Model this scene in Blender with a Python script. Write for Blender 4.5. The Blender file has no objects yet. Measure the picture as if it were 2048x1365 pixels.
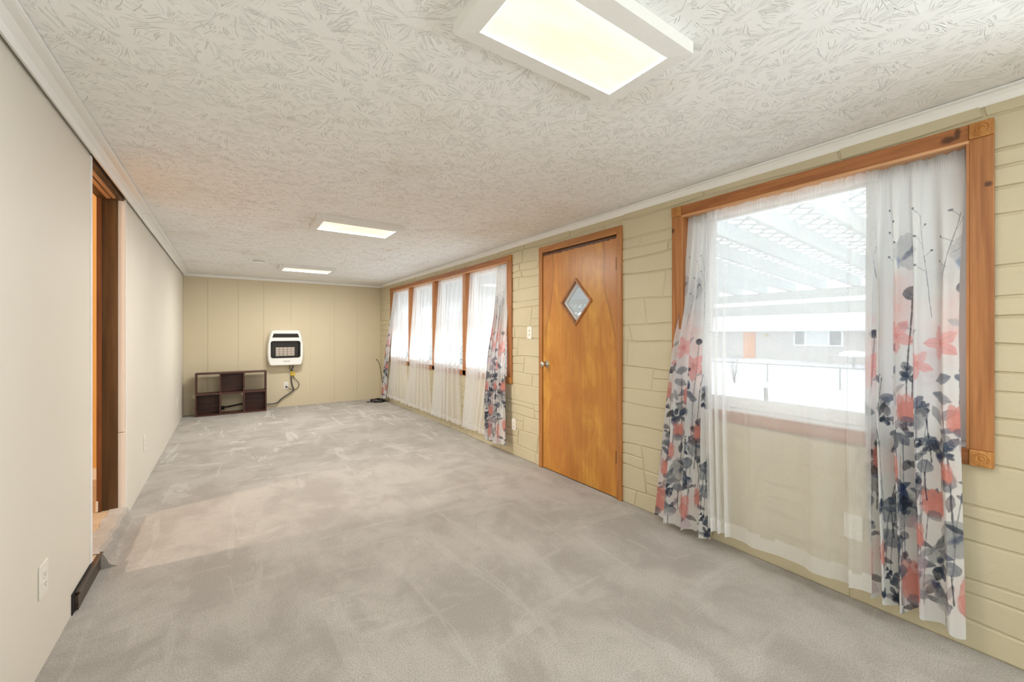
import bpy, bmesh, math, random
import numpy as np
from mathutils import Vector, Matrix
random.seed(7)
scene = bpy.context.scene
COL = scene.collection
R_ = math.radians

# ------------------------------------------------------------------ camera
YAW = math.atan2(566.5, 820.0)
cam = bpy.data.cameras.new('camera')
cam.sensor_width = 36.0
cam.lens = 820.0 / 2048.0 * 36.0
cam.shift_y = -14.5 / 2048.0
cam.clip_start = 0.03
cam.clip_end = 300
cam_o = bpy.data.objects.new('camera', cam)
cam_o.location = (0, 0, 1.28)
cam_o.rotation_euler = (math.pi / 2, 0, -YAW)
COL.objects.link(cam_o)
scene.camera = cam_o

# ------------------------------------------------------------------ world, exposure
world = bpy.data.worlds.new('overcast_sky')
scene.world = world
world.use_nodes = True
bg = world.node_tree.nodes['Background']
bg.inputs[0].default_value = (0.93, 0.965, 1.0, 1)
bg.inputs[1].default_value = 1.6
vs = scene.view_settings
vs.view_transform = 'Standard'
vs.look = 'None'
vs.gamma = 1.0
vs.use_curve_mapping = False
vs.exposure = 0.22
scene.cycles.max_bounces = 8
scene.cycles.diffuse_bounces = 4
scene.cycles.transparent_max_bounces = 14
scene.cycles.sample_clamp_indirect = 6.0
scene.cycles.adaptive_threshold = 0.03
scene.cycles.caustics_reflective = False
scene.cycles.caustics_refractive = False

def area_light(name, loc, rot, sx, sy, power, color):
    l = bpy.data.lights.new(name, 'AREA')
    l.shape = 'RECTANGLE'
    l.size = sx
    l.size_y = sy
    l.energy = power
    l.color = color
    o = bpy.data.objects.new(name, l)
    o.location = loc
    o.rotation_euler = rot
    COL.objects.link(o)
    return o

# added area lamps boosting overcast daylight at the right-hand windows, tilted up like snow bounce
area_light('daylight_far_windows', (2.76, 5.55, 1.35), (0, R_(126), 0), 1.2, 3.8, 26, (0.93, 0.965, 1.0))
area_light('daylight_picture_window', (2.76, 0.95, 1.40), (0, R_(114), 0), 1.1, 1.2, 2.5, (0.93, 0.965, 1.0))
area_light('fill_rear_window', (2.76, -1.35, 1.40), (0, R_(92), 0), 1.2, 1.6, 60, (0.88, 0.945, 1.0))  # added fill lamp outside the made-up window behind the camera
area_light('ceiling_fill_rear_window', (3.0, -1.35, 0.75), (0, R_(130), 0), 0.9, 1.8, 350, (0.86, 0.935, 1.0))  # added upward fill lamp to brighten the ceiling through that window

# room dimensions
XL, XR, YB, YF, ZC = -0.588, 2.482, 8.20, -2.5, 2.235
FIX_POWER = 11.0

# ------------------------------------------------------------------ node helpers
def srgb(r, g, b):
    f = lambda c: (c / 255.0) / 12.92 if c / 255.0 <= 0.04045 else ((c / 255.0 + 0.055) / 1.055) ** 2.4
    return (f(r), f(g), f(b), 1.0)

class NT:
    def __init__(s, name):
        s.mat = bpy.data.materials.new(name)
        s.mat.use_nodes = True
        s.nt = s.mat.node_tree
        s.b = s.nt.nodes['Principled BSDF']
        s.out = s.nt.nodes['Material Output']
        s._pos = None
    def new(s, t, **kw):
        n = s.nt.nodes.new(t)
        for k, v in kw.items():
            setattr(n, k, v)
        return n
    def link(s, a, b):
        s.nt.links.new(a, b)
    def put(s, sock, v):
        if hasattr(v, 'is_linked') or hasattr(v, 'links'):
            s.link(v, sock)
        else:
            sock.default_value = v
    @property
    def pos(s):
        if s._pos is None:
            s._pos = s.new('ShaderNodeNewGeometry').outputs['Position']
        return s._pos
    def math(s, op, a, b=0.0, c=0.0, clamp=False):
        n = s.new('ShaderNodeMath', operation=op)
        n.use_clamp = clamp
        s.put(n.inputs[0], a); s.put(n.inputs[1], b); s.put(n.inputs[2], c)
        return n.outputs[0]
    def vmath(s, op, a, b=(0, 0, 0)):
        n = s.new('ShaderNodeVectorMath', operation=op)
        s.put(n.inputs[0], a); s.put(n.inputs[1], b)
        return n.outputs['Value'] if op in ('LENGTH', 'DISTANCE', 'DOT_PRODUCT') else n.outputs[0]
    def mapv(s, v, scale=(1, 1, 1), loc=(0, 0, 0), rot=(0, 0, 0)):
        n = s.new('ShaderNodeMapping')
        s.put(n.inputs['Vector'], v)
        n.inputs['Location'].default_value = loc
        n.inputs['Rotation'].default_value = rot
        n.inputs['Scale'].default_value = scale
        return n.outputs[0]
    def noise(s, v, scale=5, detail=2, rough=0.5, dist=0.0, color=False):
        n = s.new('ShaderNodeTexNoise')
        s.put(n.inputs['Vector'], v)
        n.inputs['Scale'].default_value = scale
        n.inputs['Detail'].default_value = detail
        n.inputs['Roughness'].default_value = rough
        n.inputs['Distortion'].default_value = dist
        return n.outputs['Color' if color else 'Fac']
    def ramp(s, f, stops, interp='LINEAR'):
        n = s.new('ShaderNodeValToRGB')
        n.color_ramp.interpolation = interp
        els = n.color_ramp.elements
        while len(els) < len(stops):
            els.new(0.5)
        for e, (p, c) in zip(els, stops):
            e.position = p
            e.color = c if len(c) == 4 else (*c, 1)
        s.put(n.inputs[0], f)
        return n.outputs[0]
    def mix(s, f, a, b, blend='MIX'):
        n = s.new('ShaderNodeMix', data_type='RGBA', blend_type=blend)
        s.put(n.inputs['Factor'], f)
        s.put(n.inputs['A'], a); s.put(n.inputs['B'], b)
        return n.outputs['Result']
    def sstep(s, v, a, b):
        n = s.new('ShaderNodeMapRange', interpolation_type='SMOOTHSTEP')
        s.put(n.inputs['Value'], v)
        n.inputs['From Min'].default_value = a
        n.inputs['From Max'].default_value = b
        return n.outputs[0]
    def bump(s, h, strength=0.5, dist=0.002):
        n = s.new('ShaderNodeBump')
        n.inputs['Strength'].default_value = strength
        n.inputs['Distance'].default_value = dist
        s.put(n.inputs['Height'], h)
        s.link(n.outputs[0], s.b.inputs['Normal'])
    def base(s, c, rough=0.6, spec=0.3, metal=0.0):
        s.put(s.b.inputs['Base Color'], c)
        s.put(s.b.inputs['Roughness'], rough)
        s.b.inputs['Specular IOR Level'].default_value = spec
        s.b.inputs['Metallic'].default_value = metal
        return s.mat

MATS = {}
def flat(name, c, rough=0.6, spec=0.3, metal=0.0, vary=0.06, nscale=40):
    n = NT(name)
    if vary:
        f = n.noise(n.pos, nscale, 3)
        d = tuple(max(0, x * (1 - vary)) for x in c[:3]) + (1,)
        e = tuple(min(1, x * (1 + vary)) for x in c[:3]) + (1,)
        n.base(n.mix(f, d, e), rough, spec, metal)
    else:
        n.base(c, rough, spec, metal)
    MATS[name] = n.mat
    return n.mat

# ------------------------------------------------------------------ materials
def m_ceiling():
    n = NT('ceiling_stomp_texture')
    p = n.mapv(n.pos, (1, 1, 0))
    wob = n.noise(p, 9, 2, color=True)
    wv = n.vmath('SCALE', n.vmath('SUBTRACT', wob, (0.5, 0.5, 0.5)))
    wv.node.inputs['Scale'].default_value = 0.022
    p = n.vmath('ADD', p, wv)
    p = n.mapv(p, (1, 1, 0))
    layers = []
    for k, (sc, off) in enumerate([(5.6, (0.3, 0.7, 0)), (4.6, (7.13, 3.37, 0))]):
        q = n.vmath('ADD', p, off)
        vo = n.new('ShaderNodeTexVoronoi', voronoi_dimensions='2D')
        n.link(q, vo.inputs['Vector'])
        vo.inputs['Scale'].default_value = sc
        d = n.vmath('SUBTRACT', q, vo.outputs['Position'])
        sep = n.new('ShaderNodeSeparateXYZ')
        n.link(d, sep.inputs[0])
        r = n.vmath('LENGTH', n.mapv(d, (1, 1, 0)))
        ang = n.math('ARCTAN2', sep.outputs[1], sep.outputs[0])
        cs = n.math('MULTIPLY', n.math('COSINE', ang), 6.5)
        sn = n.math('MULTIPLY', n.math('SINE', ang), 6.5)
        rnd = n.new('ShaderNodeSeparateColor')
        n.link(vo.outputs['Color'], rnd.inputs[0])
        zz = n.math('ADD', n.math('MULTIPLY', r, 7.0), n.math('MULTIPLY', rnd.outputs[0], 60.0))
        cmb = n.new('ShaderNodeCombineXYZ')
        n.link(cs, cmb.inputs[0]); n.link(sn, cmb.inputs[1]); n.link(zz, cmb.inputs[2])
        f = n.noise(cmb.outputs[0], 1.0, 1.0, 0.5)
        a = n.math('ABSOLUTE', n.math('SUBTRACT', f, 0.5))
        ridge = n.math('SUBTRACT', 1.0, n.sstep(a, 0.005, 0.028))
        m = n.sstep(r, 0.022, 0.045)
        brk = n.sstep(n.noise(n.vmath('ADD', p, (3.0 + 5 * k, 1, 0)), (9 if k else 24), 2), (0.52 if k else 0.44), (0.6 if k else 0.52))
        layers.append(n.math('MULTIPLY', n.math('MULTIPLY', ridge, m), brk))
    h = n.math('MAXIMUM', layers[0], layers[1])
    fine = n.noise(p, 120, 2)
    h = n.math('ADD', h, n.math('MULTIPLY', fine, 0.05))
    n.bump(h, 0.9, 0.0029)
    dirt = n.sstep(n.noise(n.mapv(n.pos, (1.0, 0.8, 0)), 1.7, 3), 0.5, 0.8)
    c = n.mix(dirt, srgb(246, 245, 243), srgb(236, 231, 224))
    return n.base(c, 0.85, 0.15)

def m_carpet(name, c0, c1, c2, marks=True):
    n = NT(name)
    p = n.pos
    big = n.noise(n.mapv(p, (1, 0.8, 1)), 2.6, 5, 0.68, 0.35)
    c = n.mix(n.sstep(big, 0.36, 0.62), c0, c1)
    if marks:
        st = n.noise(n.mapv(p, (5.5, 1.0, 1), rot=(0, 0, 0.5)), 1.2, 3, 0.6, 0.8)
        st2 = n.noise(n.mapv(p, (1.2, 6.0, 1), rot=(0, 0, 0.3)), 1.1, 3, 0.6, 0.8)
        sy = n.new('ShaderNodeSeparateXYZ')
        n.link(p, sy.inputs[0])
        far = n.sstep(sy.outputs[1], 3.2, 5.6)
        s = n.math('MAXIMUM', n.sstep(st, 0.585, 0.64), n.sstep(st2, 0.60, 0.65))
        s = n.math('MULTIPLY', s, n.math('ADD', n.math('MULTIPLY', far, 0.55), 0.22))
        c = n.mix(s, c, c2)
        blot = n.noise(p, 7.5, 4, 0.7, 0.4)
        c = n.mix(n.math('MULTIPLY', n.sstep(blot, 0.5, 0.72), 0.35), c, c0)
    fib = n.noise(p, 210, 4, 0.85)
    c = n.mix(n.math('MULTIPLY', n.sstep(fib, 0.58, 0.38), 0.72), c, tuple(x * 0.42 for x in c0[:3]) + (1,))
    tuft = n.noise(p, 120, 2, 0.7)
    n.bump(n.math('ADD', n.math('MULTIPLY', fib, 0.6), n.math('MULTIPLY', tuft, 0.12)), 0.7, 0.005)
    n.b.inputs['Sheen Weight'].default_value = 0.25
    n.b.inputs['Sheen Roughness'].default_value = 0.5
    return n.base(c, 0.95, 0.05)

def m_wall(name, c, grooves=None, axis=1):
    n = NT(name)
    f = n.noise(n.pos, 1.3, 3)
    c = n.mix(f, tuple(x * 0.96 for x in c[:3]) + (1,), tuple(min(1, x * 1.04) for x in c[:3]) + (1,))
    sc = [60, 60, 2.0]
    h = n.noise(n.mapv(n.pos, tuple(sc)), 1.0, 3, 0.6)
    hh = n.noise(n.pos, 14, 3)
    n.bump(n.math('ADD', n.math('MULTIPLY', h, 0.35), n.math('MULTIPLY', hh, 0.5)), 0.25, 0.002)
    return n.base(c, 0.55, 0.3)

def m_stone():
    n = NT('cream_painted_stone')
    f = n.noise(n.pos, 3.0, 3)
    c = n.mix(f, srgb(199, 188, 157), srgb(211, 200, 171))
    h = n.noise(n.pos, 26, 5, 0.62, 0.5)
    h2 = n.noise(n.pos, 8, 2, 0.5)
    n.bump(n.math('ADD', n.math('MULTIPLY', h, 0.6), h2), 0.65, 0.006)
    return n.base(c, 0.5, 0.35)

def m_wood(name, cd, cl, axis=2, scale=1.0, rough=0.38, knots=(), spec=0.45):
    n = NT(name)
    s = [26.0 * scale] * 3
    s[axis] = 1.6 * scale
    v = n.mapv(n.pos, tuple(s))
    g = n.noise(v, 1.0, 4, 0.6, 0.9)
    s2 = [90.0 * scale] * 3
    s2[axis] = 3.0 * scale
    g2 = n.noise(n.mapv(n.pos, tuple(s2)), 1.0, 2, 0.6)
    c = n.mix(n.sstep(g, 0.3, 0.72), cd, cl)
    c = n.mix(n.math('MULTIPLY', n.sstep(g2, 0.62, 0.35), 0.22), c, tuple(x * 0.55 for x in cd[:3]) + (1,))
    for (x, y, z, ry, rz) in knots:
        q = n.vmath('SUBTRACT', n.pos, (x, y, z))
        w = n.noise(n.pos, 45, 2)
        dd = n.vmath('LENGTH', n.mapv(q, (0, 1.0 / ry, 1.0 / rz)))
        dd = n.math('ADD', dd, n.math('MULTIPLY', w, 0.5))
        c = n.mix(n.math('MULTIPLY', n.sstep(dd, 1.35, 0.65), 0.85), c, srgb(70, 42, 24))
    n.bump(g2, 0.12, 0.001)
    return n.base(c, rough, spec)

def m_door():
    n = NT('varnished_birch_door')
    sep = n.new('ShaderNodeSeparateXYZ')
    n.link(n.pos, sep.inputs[0])
    y, z = sep.outputs[1], sep.outputs[2]
    # book matched veneer sheets, each about a hand and a half wide
    wob = n.math('MULTIPLY', n.noise(n.mapv(n.pos, (0, 0.6, 2.2)), 1.0, 2), 0.05)
    idx = n.math('FLOOR', n.math('DIVIDE', n.math('SUBTRACT', y, 2.105), 0.212))
    wn = n.new('ShaderNodeTexWhiteNoise', noise_dimensions='1D')
    n.link(idx, wn.inputs['W'])
    cloud = n.noise(n.mapv(n.pos, (1, 3.2, 1.5)), 1.6, 4, 0.6, 1.2)
    grain = n.noise(n.mapv(n.pos, (60, 70, 2.0)), 1.0, 3, 0.6)
    c = n.mix(n.sstep(cloud, 0.3, 0.7), srgb(190, 126, 54), srgb(216, 158, 70))
    c = n.mix(n.math('MULTIPLY', wn.outputs['Value'], 0.5), c, srgb(190, 120, 56))
    c = n.mix(n.math('MULTIPLY', n.sstep(grain, 0.6, 0.4), 0.16), c, srgb(130, 72, 22))
    # heartwood flares reaching down from the upper corners
    ay = n.math('ABSOLUTE', n.math('SUBTRACT', y, 2.60))
    lim = n.math('ADD', n.math('MULTIPLY', n.sstep(z, 1.2, 1.75), -0.10), 0.415)
    lim = n.math('ADD', lim, n.math('MULTIPLY', n.noise(n.mapv(n.pos, (0, 2, 3.5)), 1.0, 3), 0.09))
    lim = n.math('SUBTRACT', lim, 0.045)
    d = n.math('SUBTRACT', ay, lim)
    inside = n.math('MULTIPLY', n.sstep(d, 0.0, 0.012), n.sstep(z, 1.12, 1.3))
    c = n.mix(n.math('MULTIPLY', inside, 0.55), c, srgb(180, 116, 66))
    line = n.math('MULTIPLY', n.math('SUBTRACT', 1.0, n.sstep(n.math('ABSOLUTE', d), 0.0, 0.02)), n.sstep(z, 1.12, 1.3))
    c = n.mix(n.math('MULTIPLY', line, 0.45), c, srgb(120, 66, 26))
    # chipped dark strip along the planed top edge
    ch = n.noise(n.mapv(n.pos, (0, 9, 30)), 1.6, 4, 0.7)
    edge = n.math('ADD', z, n.math('MULTIPLY', n.math('SUBTRACT', ch, 0.5), 0.045))
    c = n.mix(n.sstep(edge, 2.016, 2.024), c, srgb(88, 50, 22))
    n.bump(grain, 0.1, 0.001)
    return n.base(c, 0.33, 0.5)

def m_sheer():
    n = NT('white_sheer_voile')
    tr = n.new('ShaderNodeBsdfTransparent')
    tl = n.new('ShaderNodeBsdfTranslucent')
    df = n.new('ShaderNodeBsdfDiffuse')
    wv = n.noise(n.mapv(n.pos, (1, 200, 200)), 1.0, 1)
    for b in (tl, df):
        b.inputs[0].default_value = (0.93, 0.93, 0.93, 1)
    m1 = n.new('ShaderNodeMixShader')
    m1.inputs[0].default_value = 0.45
    n.link(tl.outputs[0], m1.inputs[1]); n.link(df.outputs[0], m1.inputs[2])
    at = n.new('ShaderNodeAttribute', attribute_name='weave')
    fac = n.math('ADD', n.math('MULTIPLY', wv, 0.08), at.outputs['Fac'])
    lw = n.new('ShaderNodeLayerWeight')
    lw.inputs[0].default_value = 0.5
    # threads overlap more when the voile is seen edge-on
    fac = n.math('ADD', fac, n.math('MULTIPLY', n.math('POWER', lw.outputs['Facing'], 3.0), 0.4), clamp=True)
    m2 = n.new('ShaderNodeMixShader')
    n.link(fac, m2.inputs[0])
    n.link(tr.outputs[0], m2.inputs[1]); n.link(m1.outputs[0], m2.inputs[2])
    n.link(m2.outputs[0], n.out.inputs[0])
    n.nt.nodes.remove(n.b)
    return n.mat

def m_print():
    n = NT('printed_curtain_cloth')
    at = n.new('ShaderNodeAttribute', attribute_name='print')
    tl = n.new('ShaderNodeBsdfTranslucent')
    df = n.new('ShaderNodeBsdfDiffuse')
    n.link(at.outputs['Color'], tl.inputs[0]); n.link(at.outputs['Color'], df.inputs[0])
    m1 = n.new('ShaderNodeMixShader')
    m1.inputs[0].default_value = 0.3
    n.link(df.outputs[0], m1.inputs[1]); n.link(tl.outputs[0], m1.inputs[2])
    n.link(m1.outputs[0], n.out.inputs[0])
    n.nt.nodes.remove(n.b)
    return n.mat

def m_glass():
    n = NT('clear_window_glass')
    tr = n.new('ShaderNodeBsdfTransparent')
    gl = n.new('ShaderNodeBsdfGlossy')
    gl.inputs['Roughness'].default_value = 0.02
    fr = n.new('ShaderNodeFresnel')
    fr.inputs[0].default_value = 1.45
    m = n.new('ShaderNodeMixShader')
    tr.inputs[0].default_value = (0.97, 0.985, 0.98, 1)
    n.link(n.math('MULTIPLY', fr.outputs[0], 0.6), m.inputs[0])
    n.link(tr.outputs[0], m.inputs[1]); n.link(gl.outputs[0], m.inputs[2])
    n.link(m.outputs[0], n.out.inputs[0])
    n.nt.nodes.remove(n.b)
    return n.mat

def m_diffuser():
    n = NT('prismatic_lamp_diffuser')
    w = n.new('ShaderNodeTexVoronoi', voronoi_dimensions='2D', feature='F1', distance='CHEBYCHEV')
    n.link(n.mapv(n.pos, (1, 1, 0), rot=(0, 0, R_(45))), w.inputs['Vector'])
    w.inputs['Scale'].default_value = 170
    w.inputs['Randomness'].default_value = 0
    cell = n.sstep(w.outputs['Distance'], 0.0, 0.5)
    blot = n.noise(n.mapv(n.pos, (2, 7, 1)), 1.6, 2)
    c = n.mix(n.sstep(blot, 0.35, 0.65), (1.0, 0.93, 0.68, 1), (1.0, 0.97, 0.82, 1))
    n.put(n.b.inputs['Emission Color'], c)
    n.put(n.b.inputs['Emission Strength'], n.math('ADD', n.math('MULTIPLY', cell, -0.06), 0.86))
    return n.base((0.2, 0.2, 0.18, 1), 0.3, 0.4)

M_CEIL = m_ceiling()
M_CARPET = m_carpet('grey_plush_carpet', srgb(175, 168, 160), srgb(198, 192, 184), srgb(222, 218, 212))
M_BEIGE = m_carpet('beige_hall_carpet', srgb(196, 170, 138), srgb(214, 190, 156), srgb(220, 205, 180), False)
M_WL = m_wall('offwhite_wall_paint', srgb(229, 223, 211))
M_WB = m_wall('tan_wall_paint', srgb(220, 207, 178))
M_STONE = m_stone()
M_HALL = m_wall('ochre_hall_paint', srgb(226, 186, 122))
M_WHITE = flat('white_trim_paint', srgb(247, 246, 244), 0.45, 0.4, vary=0.02)
M_LAMPFR = flat('white_lamp_frame_paint', srgb(236, 234, 230), 0.55, 0.3, vary=0.03)
M_VINYL = flat('white_vinyl', srgb(242, 243, 243), 0.4, 0.4, vary=0.01)
M_PLATE = flat('ivory_plastic', srgb(240, 236, 226), 0.35, 0.45, vary=0.01)
M_SLOT = flat('dark_slot', srgb(60, 56, 52), 0.6)
M_PINE_V = m_wood('stained_pine_upright', srgb(156, 98, 54), srgb(186, 126, 74), 2, knots=((2.45, 0.262, 1.87, 0.016, 0.014), (2.45, 1.655, 1.97, 0.02, 0.02)))
M_PINE_H = m_wood('stained_pine_rail', srgb(152, 92, 50), srgb(184, 120, 70), 1, knots=((2.45, 0.37, 2.085, 0.03, 0.02), (2.45, 0.345, 2.10, 0.012, 0.03)))
M_PINE_L = m_wood('pale_pine_jamb', srgb(208, 150, 100), srgb(226, 174, 128), 1)
M_PINE_LV = m_wood('pale_pine_mullion', srgb(176, 112, 62), srgb(200, 138, 86), 2)
M_ROSE = m_wood('pine_corner_block', srgb(178, 116, 56), srgb(206, 150, 84), 2, 1.6)
M_DOORC = m_wood('varnished_door_casing', srgb(168, 108, 56), srgb(194, 134, 76), 2)
M_DOORCH = m_wood('varnished_door_head_casing', srgb(168, 108, 56), srgb(194, 134, 76), 1)
M_DOOR = m_door()
M_JAMB = m_wood('dark_walnut_jamb', srgb(80, 58, 34), srgb(112, 84, 52), 2, 0.7, 0.5)
M_JAMB2 = m_wood('red_brown_jamb', srgb(104, 62, 32), srgb(140, 86, 46), 2, 0.8, 0.45)
M_RISER = m_wood('dark_brown_riser', srgb(62, 50, 42), srgb(92, 76, 62), 1, 1.0, 0.4)
M_ESP = m_wood('espresso_laminate', srgb(66, 38, 32), srgb(98, 62, 52), 0, 1.0, 0.45)
M_BLACK = flat('black_rubber', srgb(34, 34, 36), 0.6)
M_GREYT = flat('grey_metal_tube', srgb(96, 94, 90), 0.45, 0.5, 0.4)
M_YEL = flat('yellow_valve', srgb(224, 190, 60), 0.45)
M_HEAT = flat('white_heater_enamel', srgb(244, 243, 238), 0.35, 0.5, vary=0.01)
M_FIRE = flat('dark_firebox_steel', srgb(66, 64, 62), 0.35, 0.5, 0.6)
M_GRILL = flat('black_grille', srgb(44, 43, 42), 0.5)
M_CERAM = flat('cream_ceramic_plaque', srgb(236, 222, 206), 0.8, nscale=300, vary=0.12)
M_NICKEL = flat('satin_nickel', srgb(206, 200, 188), 0.24, 0.5, 1.0, vary=0.02)
M_HINGE = flat('dark_brass_hinge', srgb(74, 52, 30), 0.4, 0.5, 0.6)
M_SHEER = m_sheer()
M_PRINT = m_print()
M_GLASS = m_glass()
M_DIFF = m_diffuser()
M_SNOW = flat('fresh_snow', (0.78, 0.80, 0.83, 1), 0.9, 0.1, vary=0.03, nscale=3)
M_PERG = flat('white_pergola_paint', srgb(212, 217, 219), 0.7, vary=0.02)
M_HOUSE = flat('grey_house_siding', srgb(196, 192, 188), 0.8)
M_ODOOR = flat('orange_front_door', srgb(214, 132, 66), 0.6)
M_DPANE = flat('dark_house_pane', srgb(112, 118, 124), 0.2, 0.5)
M_BLIND = flat('pale_window_blind', srgb(216, 220, 222), 0.7)
M_FENCE = flat('galvanised_fence', srgb(150, 154, 158), 0.6)
M_TWIG = flat('bare_twig', srgb(96, 84, 74), 0.8)

# ------------------------------------------------------------------ mesh helpers
class MB:
    def __init__(s):
        s.v = []; s.f = []
    def box(s, x0, x1, y0, y1, z0, z1):
        b = len(s.v)
        s.v += [(x0, y0, z0), (x1, y0, z0), (x1, y1, z0), (x0, y1, z0), (x0, y0, z1), (x1, y0, z1), (x1, y1, z1), (x0, y1, z1)]
        s.f += [tuple(b + i for i in q) for q in ((3, 2, 1, 0), (4, 5, 6, 7), (0, 1, 5, 4), (1, 2, 6, 5), (2, 3, 7, 6), (3, 0, 4, 7))]
        return s
    def prism(s, pts, d0, d1, axis):
        """polygon pts (2D) extruded along axis from d0 to d1"""
        b = len(s.v); n = len(pts)
        def mk(p, d):
            return {0: (d, p[0], p[1]), 1: (p[0], d, p[1]), 2: (p[0], p[1], d)}[axis]
        s.v += [mk(p, d0) for p in pts] + [mk(p, d1) for p in pts]
        s.f.append(tuple(b + i for i in range(n)))
        s.f.append(tuple(b + n + i for i in reversed(range(n))))
        for i in range(n):
            j = (i + 1) % n
            s.f.append((b + i, b + n + i, b + n + j, b + j))
        return s
    def tube(s, pts, r, seg=8, r2=None):
        pts = [Vector(p) for p in pts]
        b = len(s.v); n = len(pts)
        up = Vector((0.13, 0.21, 0.97)).normalized()
        for i, p in enumerate(pts):
            t = (pts[min(i + 1, n - 1)] - pts[max(i - 1, 0)]).normalized()
            a = t.cross(up)
            if a.length < 1e-3:
                a = t.cross(Vector((1, 0, 0)))
            a.normalize(); c = t.cross(a).normalized()
            rr = r if r2 is None else r + (r2 - r) * i / max(1, n - 1)
            for k in range(seg):
                th = 2 * math.pi * k / seg
                q = p + a * (math.cos(th) * rr) + c * (math.sin(th) * rr)
                s.v.append(tuple(q))
        for i in range(n - 1):
            for k in range(seg):
                k2 = (k + 1) % seg
                s.f.append((b + i * seg + k, b + i * seg + k2, b + (i + 1) * seg + k2, b + (i + 1) * seg + k))
        s.f.append(tuple(b + k for k in reversed(range(seg))))
        s.f.append(tuple(b + (n - 1) * seg + k for k in range(seg)))
        return s
    def lathe(s, prof, c, axis, seg=24):
        """prof: list of (radius, dist along axis)"""
        b = len(s.v); n = len(prof)
        for (r, d) in prof:
            for k in range(seg):
                th = 2 * math.pi * k / seg
                u, w = r * math.cos(th), r * math.sin(th)
                s.v.append({0: (c[0] + d, c[1] + u, c[2] + w), 1: (c[0] + u, c[1] + d, c[2] + w), 2: (c[0] + u, c[1] + w, c[2] + d)}[axis])
        for i in range(n - 1):
            for k in range(seg):
                k2 = (k + 1) % seg
                s.f.append((b + i * seg + k, b + i * seg + k2, b + (i + 1) * seg + k2, b + (i + 1) * seg + k))
        s.f.append(tuple(b + k for k in reversed(range(seg))))
        s.f.append(tuple(b + (n - 1) * seg + k for k in range(seg)))
        return s
    def build(s, name, mat, parent=None, bevel=0.0, smooth=False, fixn=True):
        me = bpy.data.meshes.new(name)
        vv = np.array(s.v, dtype=float)
        c = (vv.min(0) + vv.max(0)) / 2
        me.from_pydata([tuple(p) for p in (vv - c)], [], s.f)
        if fixn:
            bm = bmesh.new(); bm.from_mesh(me)
            bmesh.ops.recalc_face_normals(bm, faces=bm.faces)
            bm.to_mesh(me); bm.free()
        me.materials.append(mat)
        if smooth:
            for p in me.polygons:
                p.use_smooth = True
        o = bpy.data.objects.new(name, me)
        COL.objects.link(o)
        attach(o, c, parent)
        if bevel:
            m = o.modifiers.new('bevel', 'BEVEL')
            m.width = bevel; m.segments = 2; m.limit_method = 'ANGLE'; m.angle_limit = R_(40)
        return o

def wloc(o):
    return Vector(o.location) if o.parent is None else Vector(o['_w'])
WORLD = {}
def attach(o, c, parent):
    """place o at world point c under parent (all objects are unrotated)"""
    c = Vector(c)
    WORLD[o] = c
    if parent is not None:
        o.parent = parent
        o.location = c - WORLD[parent]
    else:
        o.location = c

def box(name, mat, x0, x1, y0, y1, z0, z1, parent=None, bevel=0.0):
    return MB().box(min(x0, x1), max(x0, x1), min(y0, y1), max(y0, y1), min(z0, z1), max(z0, z1)).build(name, mat, parent, bevel)

def tag(o, label=None, cat=None, group=None, kind=None):
    if label: o['label'] = label
    if cat: o['category'] = cat
    if group: o['group'] = group
    if kind: o['kind'] = kind
    return o
def empty(name, loc, **kw):
    o = bpy.data.objects.new(name, None)
    o.empty_display_size = 0.1
    COL.objects.link(o)
    attach(o, loc, None)
    tag(o, **kw)
    return o
def struct(o, label, cat):
    return tag(o, label, cat, kind='structure')

# ================================================================== ROOM SHELL
# floor: grey carpet, with the pile rolling up over the low doorway step
m = MB().box(XL, XR, YF, YB, -0.12, 0.0)
floor = struct(m.build('floor', M_CARPET), 'grey plush carpet floor marked by vacuum streaks', 'floor')

DY0, DY1 = 3.00, 3.835     # doorway in the left wall
STEP = 0.088
m = MB()
prof = [(-0.66, 0.0), (-0.66, STEP + 0.004), (-0.60, STEP + 0.003), (-0.585, STEP), (-0.567, STEP - 0.012), (-0.556, 0.05), (-0.546, 0.02), (-0.52, 0.004), (-0.50, 0.0)]
yy = np.linspace(DY0 + 0.10, DY1 - 0.0, 12)
nb = len(prof)
for i, y in enumerate(yy):
    e = 0.006 * math.sin(y * 31) + 0.004 * math.sin(y * 67)
    for (x, z) in prof:
        m.v.append((x + (e if z > 0 else 0), y, z))
for i in range(len(yy) - 1):
    for k in range(nb - 1):
        m.f.append((i * nb + k, i * nb + k + 1, (i + 1) * nb + k + 1, (i + 1) * nb + k))
m.f.append(tuple(range(nb))); m.f.append(tuple((len(yy) - 1) * nb + k for k in reversed(range(nb))))
step = struct(m.build('trim_1', M_CARPET, smooth=False), 'grey carpet rolled over the low step of the doorway', 'step')

hall_floor = struct(MB().box(-3.9, -0.725, 1.9, 4.7, -0.12, STEP).box(-0.725, -0.63, DY0, DY1, -0.12, STEP).box(-0.63, -0.588, DY0, DY0 + 0.1, -0.12, STEP - 0.004).build('floor_hall', M_BEIGE), 'beige carpet of the raised hall beyond the doorway', 'floor')

ceil = struct(MB().box(XL - 0.15, XR + 0.16, YF, YB + 0.1, ZC, ZC + 0.1).build('ceiling', M_CEIL), 'white ceiling with brushed starburst plaster texture', 'ceiling')

# left wall with doorway
wl = struct(MB().box(XL - 0.136, XL, YF, DY0 - 0.012, -0.12, ZC).box(XL - 0.136, XL, DY1 + 0.012, YB, -0.12, ZC).build('wall_left', M_WL), 'smooth off-white panelled wall with doorway', 'wall')
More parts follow.
